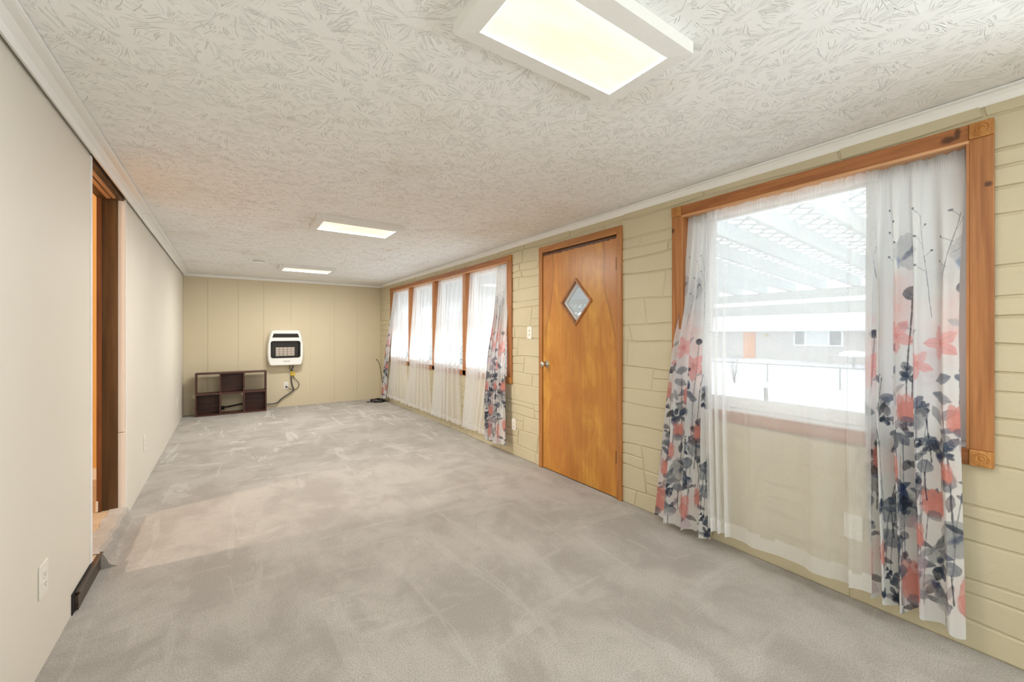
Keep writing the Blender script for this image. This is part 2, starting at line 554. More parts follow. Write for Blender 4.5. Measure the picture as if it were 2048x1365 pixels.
# back wall: wide sheets with faint grooves between boards
wb = struct(MB().box(XL - 0.147, XR + 0.16, YB, YB + 0.1, -0.12, ZC).build('wall_back', M_WB), 'tan painted board wall behind the heater', 'wall')
x = XL
bi = 0
widths = [0.31, 0.41, 0.36, 0.41, 0.31, 0.41, 0.41, 0.45]
k = (XR - XL) / sum(widths)
for w in widths:
    box('panel', M_WB, x + 0.0012, x + w * k - 0.0012, YB - 0.006, YB + 0.001, 0.0, ZC, wb)
    x += w * k
# near end wall behind the camera
struct(MB().box(XL - 0.147, XR + 0.16, YF - 0.1, YF, -0.12, ZC).build('wall_front', M_WL), 'off-white end wall behind the viewer', 'wall')

# ------------------------------------------------------------------ right wall with openings
NW = dict(y0=0.247, y1=1.663, z0=0.75, z1=2.125, iy0=0.313, iy1=1.591, iz0=0.815, iz1=2.062)
FW = dict(y0=3.57, y1=7.54, z0=0.75, z1=2.118, iy0=3.655, iy1=7.455, iz0=0.815, iz1=2.058)
RW = dict(y0=-2.25, y1=-0.45, z0=0.75, z1=2.12, iy0=-2.18, iy1=-0.52, iz0=0.815, iz1=2.058)
DR = dict(y0=2.095, y1=3.108, z1=2.108, iy0=2.143, iy1=3.06, iz1=2.05)
m = MB()
XO = XR + 0.16
def slab(y0, y1, z0, z1):
    m.box(XR, XO, y0, y1, z0, z1)
slab(YF, RW['iy0'], -0.6, ZC + 0.1); slab(RW['iy0'], RW['iy1'], -0.6, RW['iz0']); slab(RW['iy0'], RW['iy1'], RW['iz1'], ZC + 0.1); slab(RW['iy1'], NW['iy0'], -0.6, ZC + 0.1); slab(NW['iy0'], NW['iy1'], -0.6, NW['iz0']); slab(NW['iy0'], NW['iy1'], NW['iz1'], ZC + 0.1)
slab(NW['iy1'], DR['iy0'], -0.6, ZC + 0.1); slab(DR['iy0'], DR['iy1'], DR['iz1'], ZC + 0.1); slab(DR['iy0'], DR['iy1'], -0.6, 0.0)
slab(DR['iy1'], FW['iy0'], -0.6, ZC + 0.1); slab(FW['iy0'], FW['iy1'], -0.6, FW['iz0']); slab(FW['iy0'], FW['iy1'], FW['iz1'], ZC + 0.1)
slab(FW['iy1'], YB + 0.1, -0.6, ZC + 0.1)
wr = struct(m.build('wall_right', M_STONE), 'cream painted faux-stone wall with windows and door', 'wall')

# individual stones, laid in wavy courses and cut round the openings
OPEN = [(RW['y0'] + .02, RW['y1'] - .02, RW['z0'] + .02, RW['z1'] - .02), (NW['y0'] + .02, NW['y1'] - .02, NW['z0'] + .02, NW['z1'] - .02), (FW['y0'] + .02, FW['y1'] - .02, FW['z0'] + .02, FW['z1'] - .02), (DR['y0'] + .015, DR['y1'] - .015, -1, DR['z1'] - .015)]
def subtract(rects, o):
    out = []
    for (a, b, c, d) in rects:
        if b <= o[0] or a >= o[1] or d <= o[2] or c >= o[3]:
            out.append((a, b, c, d)); continue
        if a < o[0]: out.append((a, o[0], c, d))
        if b > o[1]: out.append((o[1], b, c, d))
        a2, b2 = max(a, o[0]), min(b, o[1])
        if c < o[2]: out.append((a2, b2, c, o[2]))
        if d > o[3]: out.append((a2, b2, o[3], d))
    return out
rs = random.Random(21)
def wav(y, z):
    return 0.007 * math.sin(2.3 * y + z * 37) + 0.006 * math.sin(6.1 * y + z * 91) + 0.002 * math.sin(17 * y + z * 13)
stones = []
z = 0.0
crs = [0.0]
while crs[-1] < ZC - 0.02:
    crs.append(min(ZC, crs[-1] + rs.choice([0.075, 0.12, 0.14, 0.165, 0.19])))
for c0, c1 in zip(crs[:-1], crs[1:]):
    y = -0.15 - rs.random() * 0.3
    while y < YB:
        L = rs.uniform(0.3, 0.72) if y < 3.5 else rs.uniform(0.42, 0.85)
        y1 = min(YB, y + L)
        h = c1 - c0
        parts = [(y, y1, c0, c1)]
        if h > 0.13 and rs.random() < 0.42:
            zz = c0 + h * rs.uniform(0.4, 0.6)
            parts = [(y, y1, c0, zz), (y, y1, zz, c1)]
            if rs.random() < 0.35:
                ym = y + L * rs.uniform(.35, .65)
                parts = [(y, min(ym, y1), c0, zz), (min(ym, y1), y1, c0, zz), (y, y1, zz, c1)]
        for o in OPEN:
            parts = subtract(parts, o)
        for (a, b, c, d) in parts:
            if b - a > 0.04 and d - c > 0.03:
                stones.append((a, b, c, d, c0, c1))
        y = y1
def stone_mesh(r):
    a, b, c, d, k0, k1 = r
    g = 0.0025
    n = 4 if b - a > 0.15 else 2
    sl, sr = 0.028 * math.sin(a * 53.7), 0.028 * math.sin(b * 53.7)
    fb, ft = (c - k0) / (k1 - k0) - .5, (d - k0) / (k1 - k0) - .5
    if a <= -0.9 or any(abs(a - o[1]) < 1e-6 for o in OPEN): sl = 0
    if b >= YB - .01 or any(abs(b - o[0]) < 1e-6 for o in OPEN): sr = 0
    def ring(ins, x):
        pts = []
        for i in range(n + 1):
            yv = a + (b - a) * i / n
            yv = min(max(yv, a + ins), b - ins)
            pts.append((x, yv + (sl if i == 0 else sr if i == n else 0) * fb, c + ins + (wav(yv, c) if c > 0.01 else 0)))
        for i in range(n, -1, -1):
            yv = a + (b - a) * i / n
            yv = min(max(yv, a + ins), b - ins)
            pts.append((x, yv + (sl if i == 0 else sr if i == n else 0) * ft, d - ins + (wav(yv, d) if d < ZC - .01 else 0)))
        return pts
    th = rs.uniform(0.005, 0.009)
    m = MB()
    r0 = ring(g, XR + 0.001); r1 = ring(g + 0.0055, XR - th)
    k = len(r0)
    m.v = r0 + r1
    for i in range(k):
        j = (i + 1) % k
        m.f.append((i, j, k + j, k + i))
    m.f.append(tuple(k + i for i in range(k)))
    return m
stones.sort(key=lambda r: -((r[1] - r[0]) * (r[3] - r[2])) / (1.0 + ((r[0] + r[1]) / 2) ** 2))
extra = MB()
for i, r in enumerate(stones):
    sm = stone_mesh(r)
    if i < 298:
        sm.build('stone', M_STONE, wr)
    else:
        bb = len(extra.v)
        extra.v += sm.v
        extra.f += [tuple(bb + q for q in f) for f in sm.f]
if extra.v:
    tag(extra.build('stones', M_STONE, wr), kind='stuff')

# ------------------------------------------------------------------ crown mouldings
def crown_poly(w, h):
    return [(0.002, -h), (0.006, -h), (0.009, -h + 0.006), (w * 0.35, -h * 0.52), (w * 0.62, -h * 0.26), (w - 0.01, -0.012), (w, -0.011), (w, -0.0022), (0.012, -0.0022), (0.002, -h + 0.01)]
p = crown_poly(0.042, 0.050)
struct(MB().prism([(XR - a, ZC + b) for a, b in p], YF, YB - 0.0, 1).build('trim_2', M_WHITE), 'white crown moulding above the stone wall', 'moulding')
p = crown_poly(0.092, 0.036)
p[0] = (0.012, -0.036); p[1] = (0.022, -0.040); p[2] = (0.027, -0.034); p[-1] = (0.012, -0.03); p[-2] = (0.014, -0.002)
m = MB()
m.prism([(XL + a, ZC + b) for a, b in p], YF, 4.27, 1)
m.prism([(XL + a, ZC + b - 0.001) for a, b in p], 4.274, YB, 1)
struct(m.build('trim_3', M_WHITE), 'white crown moulding along the smooth left wall', 'moulding')
p = crown_poly(0.05, 0.045)
struct(MB().prism([(YB - a, ZC + b) for a, b in p], XL, XR, 0).build('trim_4', M_WHITE), 'white crown moulding across the back wall', 'moulding')

# ------------------------------------------------------------------ left doorway
wj = struct(MB().box(XL - 0.035, XL + 0.002, DY1 - 0.002, DY1 + 0.012, STEP, 0.602).box(XL - 0.035, XL + 0.002, DY1 - 0.002, DY1 + 0.012, 0.606, 2.20).box(XL - 0.002, XL + 0.006, DY1, DY1 + 0.02, STEP - .06, 2.20).build('trim_5', M_WHITE), 'white strip lining the far edge of the doorway', 'trim')
struct(MB().box(XL - 0.004, XL + 0.004, DY0 - 0.03, DY0, STEP - 0.01, 2.20).box(XL - 0.06, XL, DY0 - 0.012, DY0, STEP - 0.01, 2.20).build('trim_6', M_WHITE), 'thin white strip on the near edge of the doorway', 'trim')
jb = empty('door_jamb', (XL - 0.09, DY1, STEP), label='dark stained wooden jamb and header of the open doorway', cat='door jamb')
box('jamb_board', M_JAMB, XL - 0.118, XL - 0.034, DY1 - 0.006, DY1 + 0.014, STEP, ZC - 0.01, jb)
box('casing_edge', M_JAMB2, XL - 0.137, XL - 0.112, DY1 - 0.018, DY1 + 0.014, STEP, ZC - 0.03, jb, 0.002)
box('header_board', M_JAMB, XL - 0.136, XL - 0.004, DY0 - 0.012, DY1 - 0.006, ZC - 0.045, ZC - 0.002, jb)
box('header_rail', M_PINE_L, XL - 0.075, XL - 0.055, DY0 + 0.0, DY1 - 0.1, ZC - 0.062, ZC - 0.045, jb)
box('header_rail', M_PINE_L, XL - 0.045, XL - 0.03, DY0 + 0.0, DY1 - 0.1, ZC - 0.058, ZC - 0.045, jb)
box('strike_pad', M_PLATE, XL - 0.139, XL - 0.128, DY1 - 0.028, DY1 - 0.017, STEP + 0.005, STEP + 0.075, jb, 0.003)
# hall beyond
struct(MB().box(-3.9, XL - 0.137, 4.7, 4.8, -0.12, 2.5).box(-4.0, -3.9, 1.9, 4.8, -0.12, 2.5).box(-3.9, XL - 0.137, 1.8, 1.9, -0.12, 2.5).box(-4.0, XL - 0.137, 1.8, 4.8, 2.45, 2.55).build('wall_hall', M_HALL), 'ochre painted hall wall glimpsed through the doorway', 'wall')
struct(box('baseboard_hall', M_WHITE, -3.9, XL - 0.138, 4.688, 4.70, STEP, STEP + 0.09), 'pale baseboard at the end of the hall', 'baseboard')
hl = bpy.data.lights.new('hall_lamp', 'AREA'); hl.shape = 'DISK'; hl.size = 0.2; hl.energy = 55; hl.color = (1.0, 0.86, 0.70)
hlo = bpy.data.objects.new('hall_lamp', hl); hlo.location = (-3.3, 3.22, 2.3)
hlo.rotation_euler = Vector((3.0, 0.15, -1.6)).to_track_quat('-Z', 'Y').to_euler(); COL.objects.link(hlo)
# dark riser board beside the step
rb = empty('riser_board', (XL + 0.008, 2.9, 0), label='dark brown riser board against the wall below the doorway', cat='board')
m = MB().box(XL + 0.004, XL + 0.016, 2.70, 3.13, 0.004, 0.080); m.build('board_face', M_RISER, rb)
MB().box(XL + 0.002, XL + 0.022, 2.70, 3.13, 0.072, 0.086).build('top_lip', M_RISER, rb, 0.003)
MB().box(XL + 0.0005, XL + 0.0045, 2.665, 3.0, 0.0, 0.095).build('backing_strip', M_BLACK, rb)

# ================================================================== WINDOWS
def rosette(name, parent, y0, y1, z0, z1, x):
    b = box(name, M_ROSE, x - 0.006, XR - 0.006, y0, y1, z0, z1, parent, 0.003)
    r = (y1 - y0) * 0.40
    MB().lathe([(r, 0.0), (r, -0.004), (r * .86, -0.0055), (r * .78, -0.002), (r * .66, -0.002), (r * .58, -0.005), (r * .44, -0.005), (r * .36, -0.0015), (r * .24, -0.002), (r * .14, -0.006), (0.001, -0.007)], (x - 0.0055, (y0 + y1) / 2, (z0 + z1) / 2), 0, 28).build('ring_carving', M_ROSE, b, smooth=False)
    return b
XC = 2.458   # room face of the casings
def casing(root, W):
    t = W['iy0'] - W['y0']; t2 = W['y1'] - W['iy1']; th = W['z1'] - W['iz1']; tb = W['iz0'] - W['z0']
    for (a, b) in ((W['y0'], W['iy0']), (W['iy1'], W['y1'])):
        box('casing', M_PINE_V, XC, XR - 0.006, a, b, W['iz0'], W['iz1'], root, 0.003)
    box('head_casing', M_PINE_H, XC, XR - 0.006, W['iy0'], W['iy1'], W['iz1'], W['z1'], root, 0.003)
    box('apron', M_PINE_H, XC + 0.004, XR - 0.006, W['iy0'], W['iy1'], W['z0'], W['iz0'], root, 0.003)
    for (a, b) in ((W['y0'], W['iy0']), (W['iy1'], W['y1'])):
        rosette('corner_block', root, a, b, W['iz1'], W['z1'], XC)
        rosette('corner_block', root, a, b, W['z0'], W['iz0'], XC)
    box('head_jamb', M_PINE_L, XC + 0.002, XO, W['iy0'], W['iy1'], W['iz1'] - 0.012, W['iz1'], root)
    for (a, b) in ((W['iy0'], W['iy0'] + 0.008), (W['iy1'] - 0.008, W['iy1'])):
        box('side_jamb', M_PINE_LV, XC + 0.002, XO, a, b, W['iz0'], W['iz1'] - 0.012, root)
    box('sill_board', M_VINYL, XR - 0.004, XO + 0.03, W['iy0'] + .008, W['iy1'] - .008, W['iz0'] - 0.008, W['iz0'] + 0.008, root)

def sash(root, y0, y1, z0, z1, fw=0.045, rail=None):
    x0, x1 = 2.565, 2.615
    f = empty_part('sash', (x0, (y0 + y1) / 2, z0), root)
    for (a, b, c, d) in ((y0, y0 + fw, z0, z1), (y1 - fw, y1, z0, z1), (y0 + fw, y1 - fw, z0, z0 + fw * 1.25), (y0 + fw, y1 - fw, z1 - fw, z1)):
        box('frame_bar', M_VINYL, x0, x1, a, b, c, d, f, 0.004)
    if rail:
        box('meeting_rail', M_VINYL, x0 + 0.005, x1 - 0.005, y0 + fw, y1 - fw, rail - 0.022, rail + 0.022, f, 0.003)
        box('pane', M_GLASS, 2.588, 2.592, y0 + fw - .004, y1 - fw + .004, z0 + fw, rail - 0.02, f)
        box('pane', M_GLASS, 2.588, 2.592, y0 + fw - .004, y1 - fw + .004, rail + 0.02, z1 - fw + .004, f)
    else:
        box('pane', M_GLASS, 2.588, 2.592, y0 + fw - .004, y1 - fw + .004, z0 + fw, z1 - fw + .004, f)
def empty_part(name, c, parent):
    o = bpy.data.objects.new(name, None); o.empty_display_size = 0.05
    COL.objects.link(o); attach(o, c, parent)
    return o

w2 = empty('window_2', (XR, 0.95, 0.75), label='large picture window with pine casing and carved corner blocks', cat='window', kind='structure')
casing(w2, NW)
sash(w2, NW['iy0'] + .008, NW['iy1'] - .008, NW['iz0'] + .008, NW['iz1'] - .012, 0.05)
w1 = empty('window_1', (XR, 5.55, 0.75), label='row of four windows in one long pine casing', cat='window', kind='structure')
casing(w1, FW)
MUL = [4.64, 5.59, 6.56]
for y in MUL:
    box('mullion', M_PINE_LV, XC + 0.004, XO, y - 0.04, y + 0.04, FW['iz0'] - 0.06, FW['iz1'] - 0.012, w1, 0.002)
edges = [FW['iy0'] + .008] + sum([[y - .04, y + .04] for y in MUL], []) + [FW['iy1'] - .008]
for i in range(4):
    sash(w1, edges[2 * i], edges[2 * i + 1], FW['iz0'] + .008, FW['iz1'] - .012, 0.04, rail=1.40)

w3 = empty('added_window_3', (XR, -1.35, 0.75), label='added unseen pine cased window behind the viewer, letting in fill light', cat='window', kind='structure')  # unseen window added so the fill lamps can light the near room
casing(w3, RW)
sash(w3, RW['iy0'] + .008, RW['iy1'] - .008, RW['iz0'] + .008, RW['iz1'] - .012, 0.05)

# ================================================================== DOOR
dr = empty('door_1', (XR, 2.6, 0), label='varnished wooden door with a diamond-shaped glass light', cat='door', kind='structure')
box('casing', M_DOORC, 2.460, XR + 0.02, DR['y0'], DR['iy0'] + 0.002, 0.0, DR['z1'], dr, 0.003)
box('casing', M_DOORC, 2.460, XR + 0.02, DR['iy1'] - 0.002, DR['y1'], 0.0, DR['z1'], dr, 0.003)
box('head_casing', M_DOORCH, 2.461, XR + 0.02, DR['iy0'] + 0.002, DR['iy1'] - 0.002, DR['iz1'], DR['z1'], dr, 0.003)
box('head_jamb', M_DOORCH, XR + 0.02, XO, DR['iy0'] - 0.02, DR['iy1'] + 0.02, DR['iz1'] - 0.0, DR['iz1'] + 0.03, dr)
for a, b in ((DR['iy0'] - 0.02, DR['iy0']), (DR['iy1'], DR['iy1'] + 0.02)):
    box('side_jamb', M_DOORC, XR + 0.02, XO, a, b, 0.0, DR['iz1'], dr)
box('door_stop', M_DOORC, XR + 0.052, XR + 0.09, DR['iy0'], DR['iy1'], DR['iz1'] - 0.012, DR['iz1'], dr)
box('threshold', M_HINGE, XR - 0.0, XO, DR['iy0'], DR['iy1'], -0.01, 0.008, dr)
# leaf with a diamond opening
ly0, ly1, lz0, lz1 = DR['iy0'] + 0.003, DR['iy1'] - 0.006, 0.010, DR['iz1'] - 0.008
cy, cz, hw, hh = 2.605, 1.556, 0.178, 0.188
def rhomb(s):
    return [(cy, cz + hh * s), (cy + hw * s, cz), (cy, cz - hh * s), (cy - hw * s, cz)]
xf, xb = XR - 0.010, XR + 0.034
m = MB()
rect = [(ly0, lz1), (ly1, lz1), (ly1, lz0), (ly0, lz0)]
d4 = rhomb(1.0)
for x in (xf, xb):
    m.v += [(x, y, z) for y, z in rect] + [(x, y, z) for y, z in d4]
for o in (0, 8):
    m.f += [(o + 0, o + 1, o + 4), (o + 1, o + 2, o + 5), (o + 2, o + 3, o + 6), (o + 3, o + 0, o + 7)]
    m.f += [(o + 1, o + 5, o + 4), (o + 2, o + 6, o + 5), (o + 3, o + 7, o + 6), (o + 0, o + 4, o + 7)]
for i in range(4):
    j = (i + 1) % 4
    m.f += [(i, j, 8 + j, 8 + i), (4 + i, 4 + j, 12 + j, 12 + i)]
leaf = m.build('door_leaf', M_DOOR, dr)
def ring4(name, mat, s0, s1, x0, x1, parent):
    a, b = rhomb(s0), rhomb(s1)
    for i in range(4):
        j = (i + 1) % 4
        MB().prism([a[i], a[j], b[j], b[i]], x0, x1, 0).build(name, mat, parent)
ring4('diamond_moulding', M_PINE_V, 1.10, 0.96, xf - 0.010, xf + 0.012, dr)
ring4('diamond_stop', M_WHITE, 0.985, 0.86, xf + 0.020, xb + 0.004, dr)
MB().prism(rhomb(0.97), xf + 0.024, xf + 0.028, 0).build('pane', M_GLASS, dr)
# knob
kc = (xf, 2.998, 0.995)
kb = MB().lathe([(0.033, 0.0), (0.033, -0.003), (0.029, -0.009), (0.014, -0.012), (0.012, -0.030), (0.016, -0.036), (0.026, -0.046), (0.0275, -0.056), (0.023, -0.066), (0.012, -0.070), (0.001, -0.0705)], kc, 0, 28).build('door_knob', M_NICKEL, dr, smooth=True)
for z0 in (1.775, 0.275):
    h = box('hinge', M_HINGE, xf - 0.003, xf + 0.006, 2.146, 2.158, z0, z0 + 0.095, dr)
    MB().tube([(xf - 0.005, 2.1455, z0 - 0.003), (xf - 0.005, 2.1455, z0 + 0.098)], 0.006, 10).build('knuckle', M_HINGE, h)

# ================================================================== CURTAINS
def nz(a, b, sc, seed):
    r = np.random.RandomState(seed)
    o = np.zeros_like(a)
    for k in range(5):
        th = r.rand() * 6.28; f = sc * (0.6 + 1.1 * r.rand()); ph = r.rand() * 6.28
        o += np.sin((a * math.cos(th) + b * math.sin(th)) * f + ph + 1.3 * np.sin((a * math.sin(th) - b * math.cos(th)) * f * .7 + ph * 2))
    return o / 5.0
def lin(c):
    return np.array(srgb(*c)[:3])
INK = lin((58, 66, 82)); SLATE = lin((96, 106, 122)); GREY = lin((140, 142, 146)); PGREY = lin((182, 182, 186))
BLUE = lin((92, 122, 176)); NAVY = lin((52, 66, 100)); CORAL = lin((216, 146, 136)); PINK = lin((236, 178, 172)); BLACKI = lin((48, 50, 58)); MAUVE = lin((196, 176, 186))
class Canvas:
    TW = 0.70
    def __init__(s, S, T):
        s.S = S; s.T = T
        s.c = np.empty((len(S), 3)); s.c[:] = np.array([0.76, 0.755, 0.745])
        s.n1 = nz(S, T, 130, 1); s.n2 = nz(S, T, 42, 2); s.n3 = nz(S, T, 300, 3)
    def local(s, cx, cy, rad):
        ds = np.mod(s.S - cx + s.TW / 2, s.TW) - s.TW / 2
        dt = s.T - cy
        idx = np.nonzero((np.abs(ds) < rad) & (np.abs(dt) < rad))[0]
        return idx, ds[idx], dt[idx]
    def lay(s, idx, a, col):
        a = np.clip(a, 0, 1)[:, None]
        s.c[idx] = s.c[idx] * (1 - a) + a * col
    def blob(s, cx, cy, rx, ry, rot, col, al=0.9, rough=0.14, soft=0.10, rim=0.3):
        idx, x, y = s.local(cx, cy, max(rx, ry) * 1.35)
        if not len(idx): return
        c, n = math.cos(rot), math.sin(rot)
        u, v = x * c + y * n, -x * n + y * c
        d = np.sqrt((u / rx) ** 2 + (v / ry) ** 2) + rough * (s.n1[idx] + 0.6 * s.n2[idx])
        a = np.clip((1 - d) / soft, 0, 1)
        tex = 0.80 + 0.28 * s.n2[idx] + 0.12 * s.n3[idx]
        rimv = np.clip(1 - np.abs(d - 0.93) / 0.09, 0, 1) * rim
        s.lay(idx, a * al * tex, col)
        s.lay(idx, a * rimv * al, col * 0.45)
    def wash(s, cx, cy, rx, ry, col, al=0.5):
        idx, x, y = s.local(cx, cy, max(rx, ry) * 1.4)
        if not len(idx): return
        d = np.sqrt((x / rx) ** 2 + (y / ry) ** 2) + 0.25 * s.n2[idx]
        s.lay(idx, np.clip(1 - d, 0, 1) * al * (0.9 + .3 * s.n1[idx]), col)
    def stem(s, pts, w, col, al=0.85):
        for (a, b) in zip(pts[:-1], pts[1:]):
            mx, my = (a[0] + b[0]) / 2, (a[1] + b[1]) / 2
            L = math.hypot(b[0] - a[0], b[1] - a[1])
            idx, x, y = s.local(mx, my, L / 2 + w * 2)
            if not len(idx): continue
            ux, uy = (b[0] - a[0]) / L, (b[1] - a[1]) / L
            p = x * ux + y * uy; q = -x * uy + y * ux
            over = np.maximum(np.abs(p) - L / 2, 0)
            d = np.sqrt(over ** 2 + (q + 0.0012 * s.n2[idx]) ** 2)
            wv = w * (0.85 + 0.35 * s.n1[idx])
            s.lay(idx, np.clip((wv - d) / (w * 0.5), 0, 1) * al, col)
    def leaf(s, x0, y0, L, w, rot, col, al=0.85):
        L *= 1.25; w *= 1.35
        idx, x, y = s.local(x0 + L / 2 * math.cos(rot), y0 + L / 2 * math.sin(rot), L * .62 + w)
        if not len(idx): return
        x = x + L / 2 * math.cos(rot); y = y + L / 2 * math.sin(rot)
        u = (x * math.cos(rot) + y * math.sin(rot)) / L
        v = -x * math.sin(rot) + y * math.cos(rot)
        hw = w * np.sin(np.pi * np.clip(u, 0, 1)) ** 0.7 * (1 + 0.2 * s.n1[idx])
        a = np.clip((hw - np.abs(v)) / (w * .2), 0, 1) * ((u > 0) & (u < 1))
        s.lay(idx, a * al * (0.82 + .25 * s.n2[idx]), col)
        s.lay(idx, a * np.clip(1 - np.abs(v) / (w * .12), 0, 1) * .35 * al, col * .5)
    def tulip(s, cx, cy, r, col, lean=0.0):
        r *= 1.3
        s.wash(cx, cy + r * .3, r * 1.8, r * 2.0, PINK, 0.35)
        for dx, k in ((-.42, .62), (.42, .66), (0, .8)):
            s.blob(cx + dx * r, cy + r * .35, r * k * .62, r * 1.05, lean - dx * .35, col, 0.85, 0.1, 0.12, .35)
        s.blob(cx, cy - .1 * r, r * .9, r * .85, lean, col, 0.9, .07, .12, .25)
        s.blob(cx, cy - r * .75, r * .55, r * .4, 0, SLATE, .75, .15, .2)
    def pod(s, cx, cy, r, col=SLATE):
        r *= 1.2
        s.blob(cx, cy, r, r * .92, 0.2, col, 0.92, .08, .12, .4)
    def cluster(s, cx, cy, r, rnd, col=INK, n=11):
        r *= 1.25
        for i in range(n):
            a = rnd.random() * 6.28; q = r * math.sqrt(rnd.random()) * .8
            rr = r * rnd.uniform(.22, .45)
            s.blob(cx + q * math.cos(a), cy + q * math.sin(a), rr, rr * rnd.uniform(.5, .8), rnd.random() * 3, col if rnd.random() < .7 else SLATE, .92, .22, .15, .2)
    def sprig(s, x, y, h, lean, rnd, col=GREY, bud=INK):
        pts = [(x, y), (x + lean * .4, y + h * .5), (x + lean, y + h)]
        s.stem(pts, .0022, col)
        for i in range(5):
            t = .45 + .13 * i
            bx, by = x + lean * t, y + h * t
            sg = 1 if i % 2 else -1
            ex, ey = bx + sg * rnd.uniform(.02, .045), by + rnd.uniform(.025, .05)
            s.stem([(bx, by), (ex, ey)], .0016, col)
            s.blob(ex, ey, .0065, .0055, .3, bud, .9, .15, .2)
def paint_print(S, T):
    k = Canvas(S, T); rnd = random.Random(5); W = Canvas.TW
    # pale washes high up
    for (x, y, rx, ry, c, a) in ((.12, 1.30, .13, .22, PINK, .55), (.42, 1.22, .16, .20, PINK, .5), (.30, 1.02, .12, .2, MAUVE, .45), (.55, 1.05, .10, .25, PINK, .45), (.05, 0.9, .1, .2, MAUVE, .4), (.36, 1.45, .12, .14, PGREY, .35), (.5, .75, .12, .2, PGREY, .4), (.15, .5, .12, .25, PGREY, .45)):
        k.wash(x, y, rx, ry, c, a)
    # blue-grey feather heads
    for (x, y) in ((.16, 1.55), (.46, 1.52)):
        k.blob(x, y, .075, .085, .3, PGREY, .7, .13, .15, .3)
        k.blob(x + .01, y - .005, .06, .016, .75, NAVY, .7, .3, .5, 0)
        k.blob(x - .045, y - .05, .014, .03, .1, BLUE, .55, .3, .5, 0)
    # sprigs at the top
    for (x, y, h, l) in ((.02, 1.30, .42, .05), (.30, 1.25, .45, -.05), (.35, 1.28, .40, .06), (.57, 1.33, .36, -.04)):
        k.sprig(x, y, h, l, rnd)
    # tall pods on stems
    for (x, y, r) in ((.17, 1.36, .030), (.44, 1.37, .028), (.55, 1.18, .02), (.07, 1.12, .018)):
        k.stem([(x, y - r), (x - .006, y - .16), (x - .02, y - .34), (x - .025, y - .6)], .0048, BLACKI if r > .025 else GREY, .8)
        k.pod(x, y, r, lin((86, 88, 98)))
        k.leaf(x - .012, y - .22, .085, .010, .6, GREY, .7)
        k.leaf(x - .008, y - .16, .045, .012, 2.6, PGREY, .8)
    # pink star flowers
    for (x, y, r) in ((.10, 1.17, .055), (.35, 1.14, .05), (.52, 1.02, .06), (.24, 1.05, .045)):
        for j in range(5):
            a = j * 1.256 + x * 9
            k.leaf(x, y, r * 1.25, r * .36, a, lin((228, 140, 136)), .6)
        k.blob(x, y, r * .4, r * .35, 0, CORAL, .6, .3, .4, .1)
    # slender stems through the middle and lower part
    for i in range(26):
        x = W * rnd.random(); y0 = rnd.uniform(-.02, .5); h = rnd.uniform(.3, .65); l = rnd.uniform(-.07, .07)
        k.stem([(x, y0), (x + l * .3, y0 + h * .5), (x + l, y0 + h)], rnd.uniform(.0022, .005), rnd.choice([SLATE, GREY, INK, MAUVE, INK]), .8)
    # big translucent leaves low down
    for (x, y, rx, ry, r) in ((.40, .36, .085, .075, .4), (.12, .42, .06, .085, .1), (.56, .52, .055, .07, -.4), (.27, .14, .05, .04, .2)):
        k.blob(x, y, rx, ry, r, GREY, .8, .10, .14, .45)
        k.blob(x + .01, y + .01, rx * .85, ry * .22, r + .35, NAVY, .75, .25, .6, 0)
    # blue leaves in the middle band
    for (x, y, L, w, r) in ((.31, .98, .07, .02, .3), (.30, .93, .08, .02, -.3), (.02, .82, .08, .02, 1.0), (.5, .88, .07, .02, 2.2), (.22, .86, .06, .018, .8), (.40, .80, .09, .014, -.6), (.1, 1.0, .07, .012, 2.4), (.58, .95, .08, .012, .5)):
        k.leaf(x, y, L, w, r, rnd.choice([BLUE, NAVY, SLATE, BLUE]), .8)
    # inky clusters
    for (x, y, r) in ((.17, 1.0, .045), (.46, 1.0, .042), (.05, .72, .05), (.33, .70, .05), (.56, .66, .045), (.22, .55, .05), (.45, .52, .055), (.08, .30, .05), (.52, .28, .045), (.33, .10, .045), (.02, .08, .04), (.19, .20, .03), (.28, .86, .035), (.6, .42, .04)):
        k.cluster(x, y, r, rnd)
        k.stem([(x, y - r * .5), (x + rnd.uniform(-.02, .02), y - .22)], .0042, INK, .85)
    for i in range(95):
        x = W * rnd.random(); y = rnd.uniform(.0, .95)
        k.leaf(x, y, rnd.uniform(.04, .085), rnd.uniform(.008, .018), rnd.random() * 6.28, rnd.choice([INK, SLATE, BLACKI, GREY, NAVY]), .88)
    for i in range(12):
        x = W * rnd.random(); y = rnd.uniform(.02, .85)
        k.blob(x, y, rnd.uniform(.03, .06), rnd.uniform(.025, .045), rnd.random() * 3, rnd.choice([GREY, SLATE, PGREY, MAUVE]), .75, .14, .14, .45)
    for i in range(16):
        k.cluster(W * rnd.random(), rnd.uniform(.0, 1.0), rnd.uniform(.02, .04), rnd)
    # coral tulips
    for (x, y, r, l) in ((.15, .84, .042, .05), (.42, .82, .040, -.05), (.30, .46, .040, .1), (.58, .60, .036, 0), (.06, .58, .040, .05), (.22, .32, .038, 0), (.17, .10, .06, .1), (.46, .12, .058, -.1), (.36, .60, .03, .2), (.60, .20, .04, .1)):
        k.tulip(x, y, r, CORAL, l)
    for (x, y, r) in ((.27, .62, .026), (.50, .42, .034), (.10, .16, .028), (.38, .24, .026), (.0, .42, .03)):
        k.pod(x, y, r, SLATE); k.stem([(x, y - r), (x + .006, y - .14)], .004, INK)
    return k.c

def smooth(a, b, x):
    t = np.clip((x - a) / (b - a), 0, 1)
    return t * t * (3 - 2 * t)

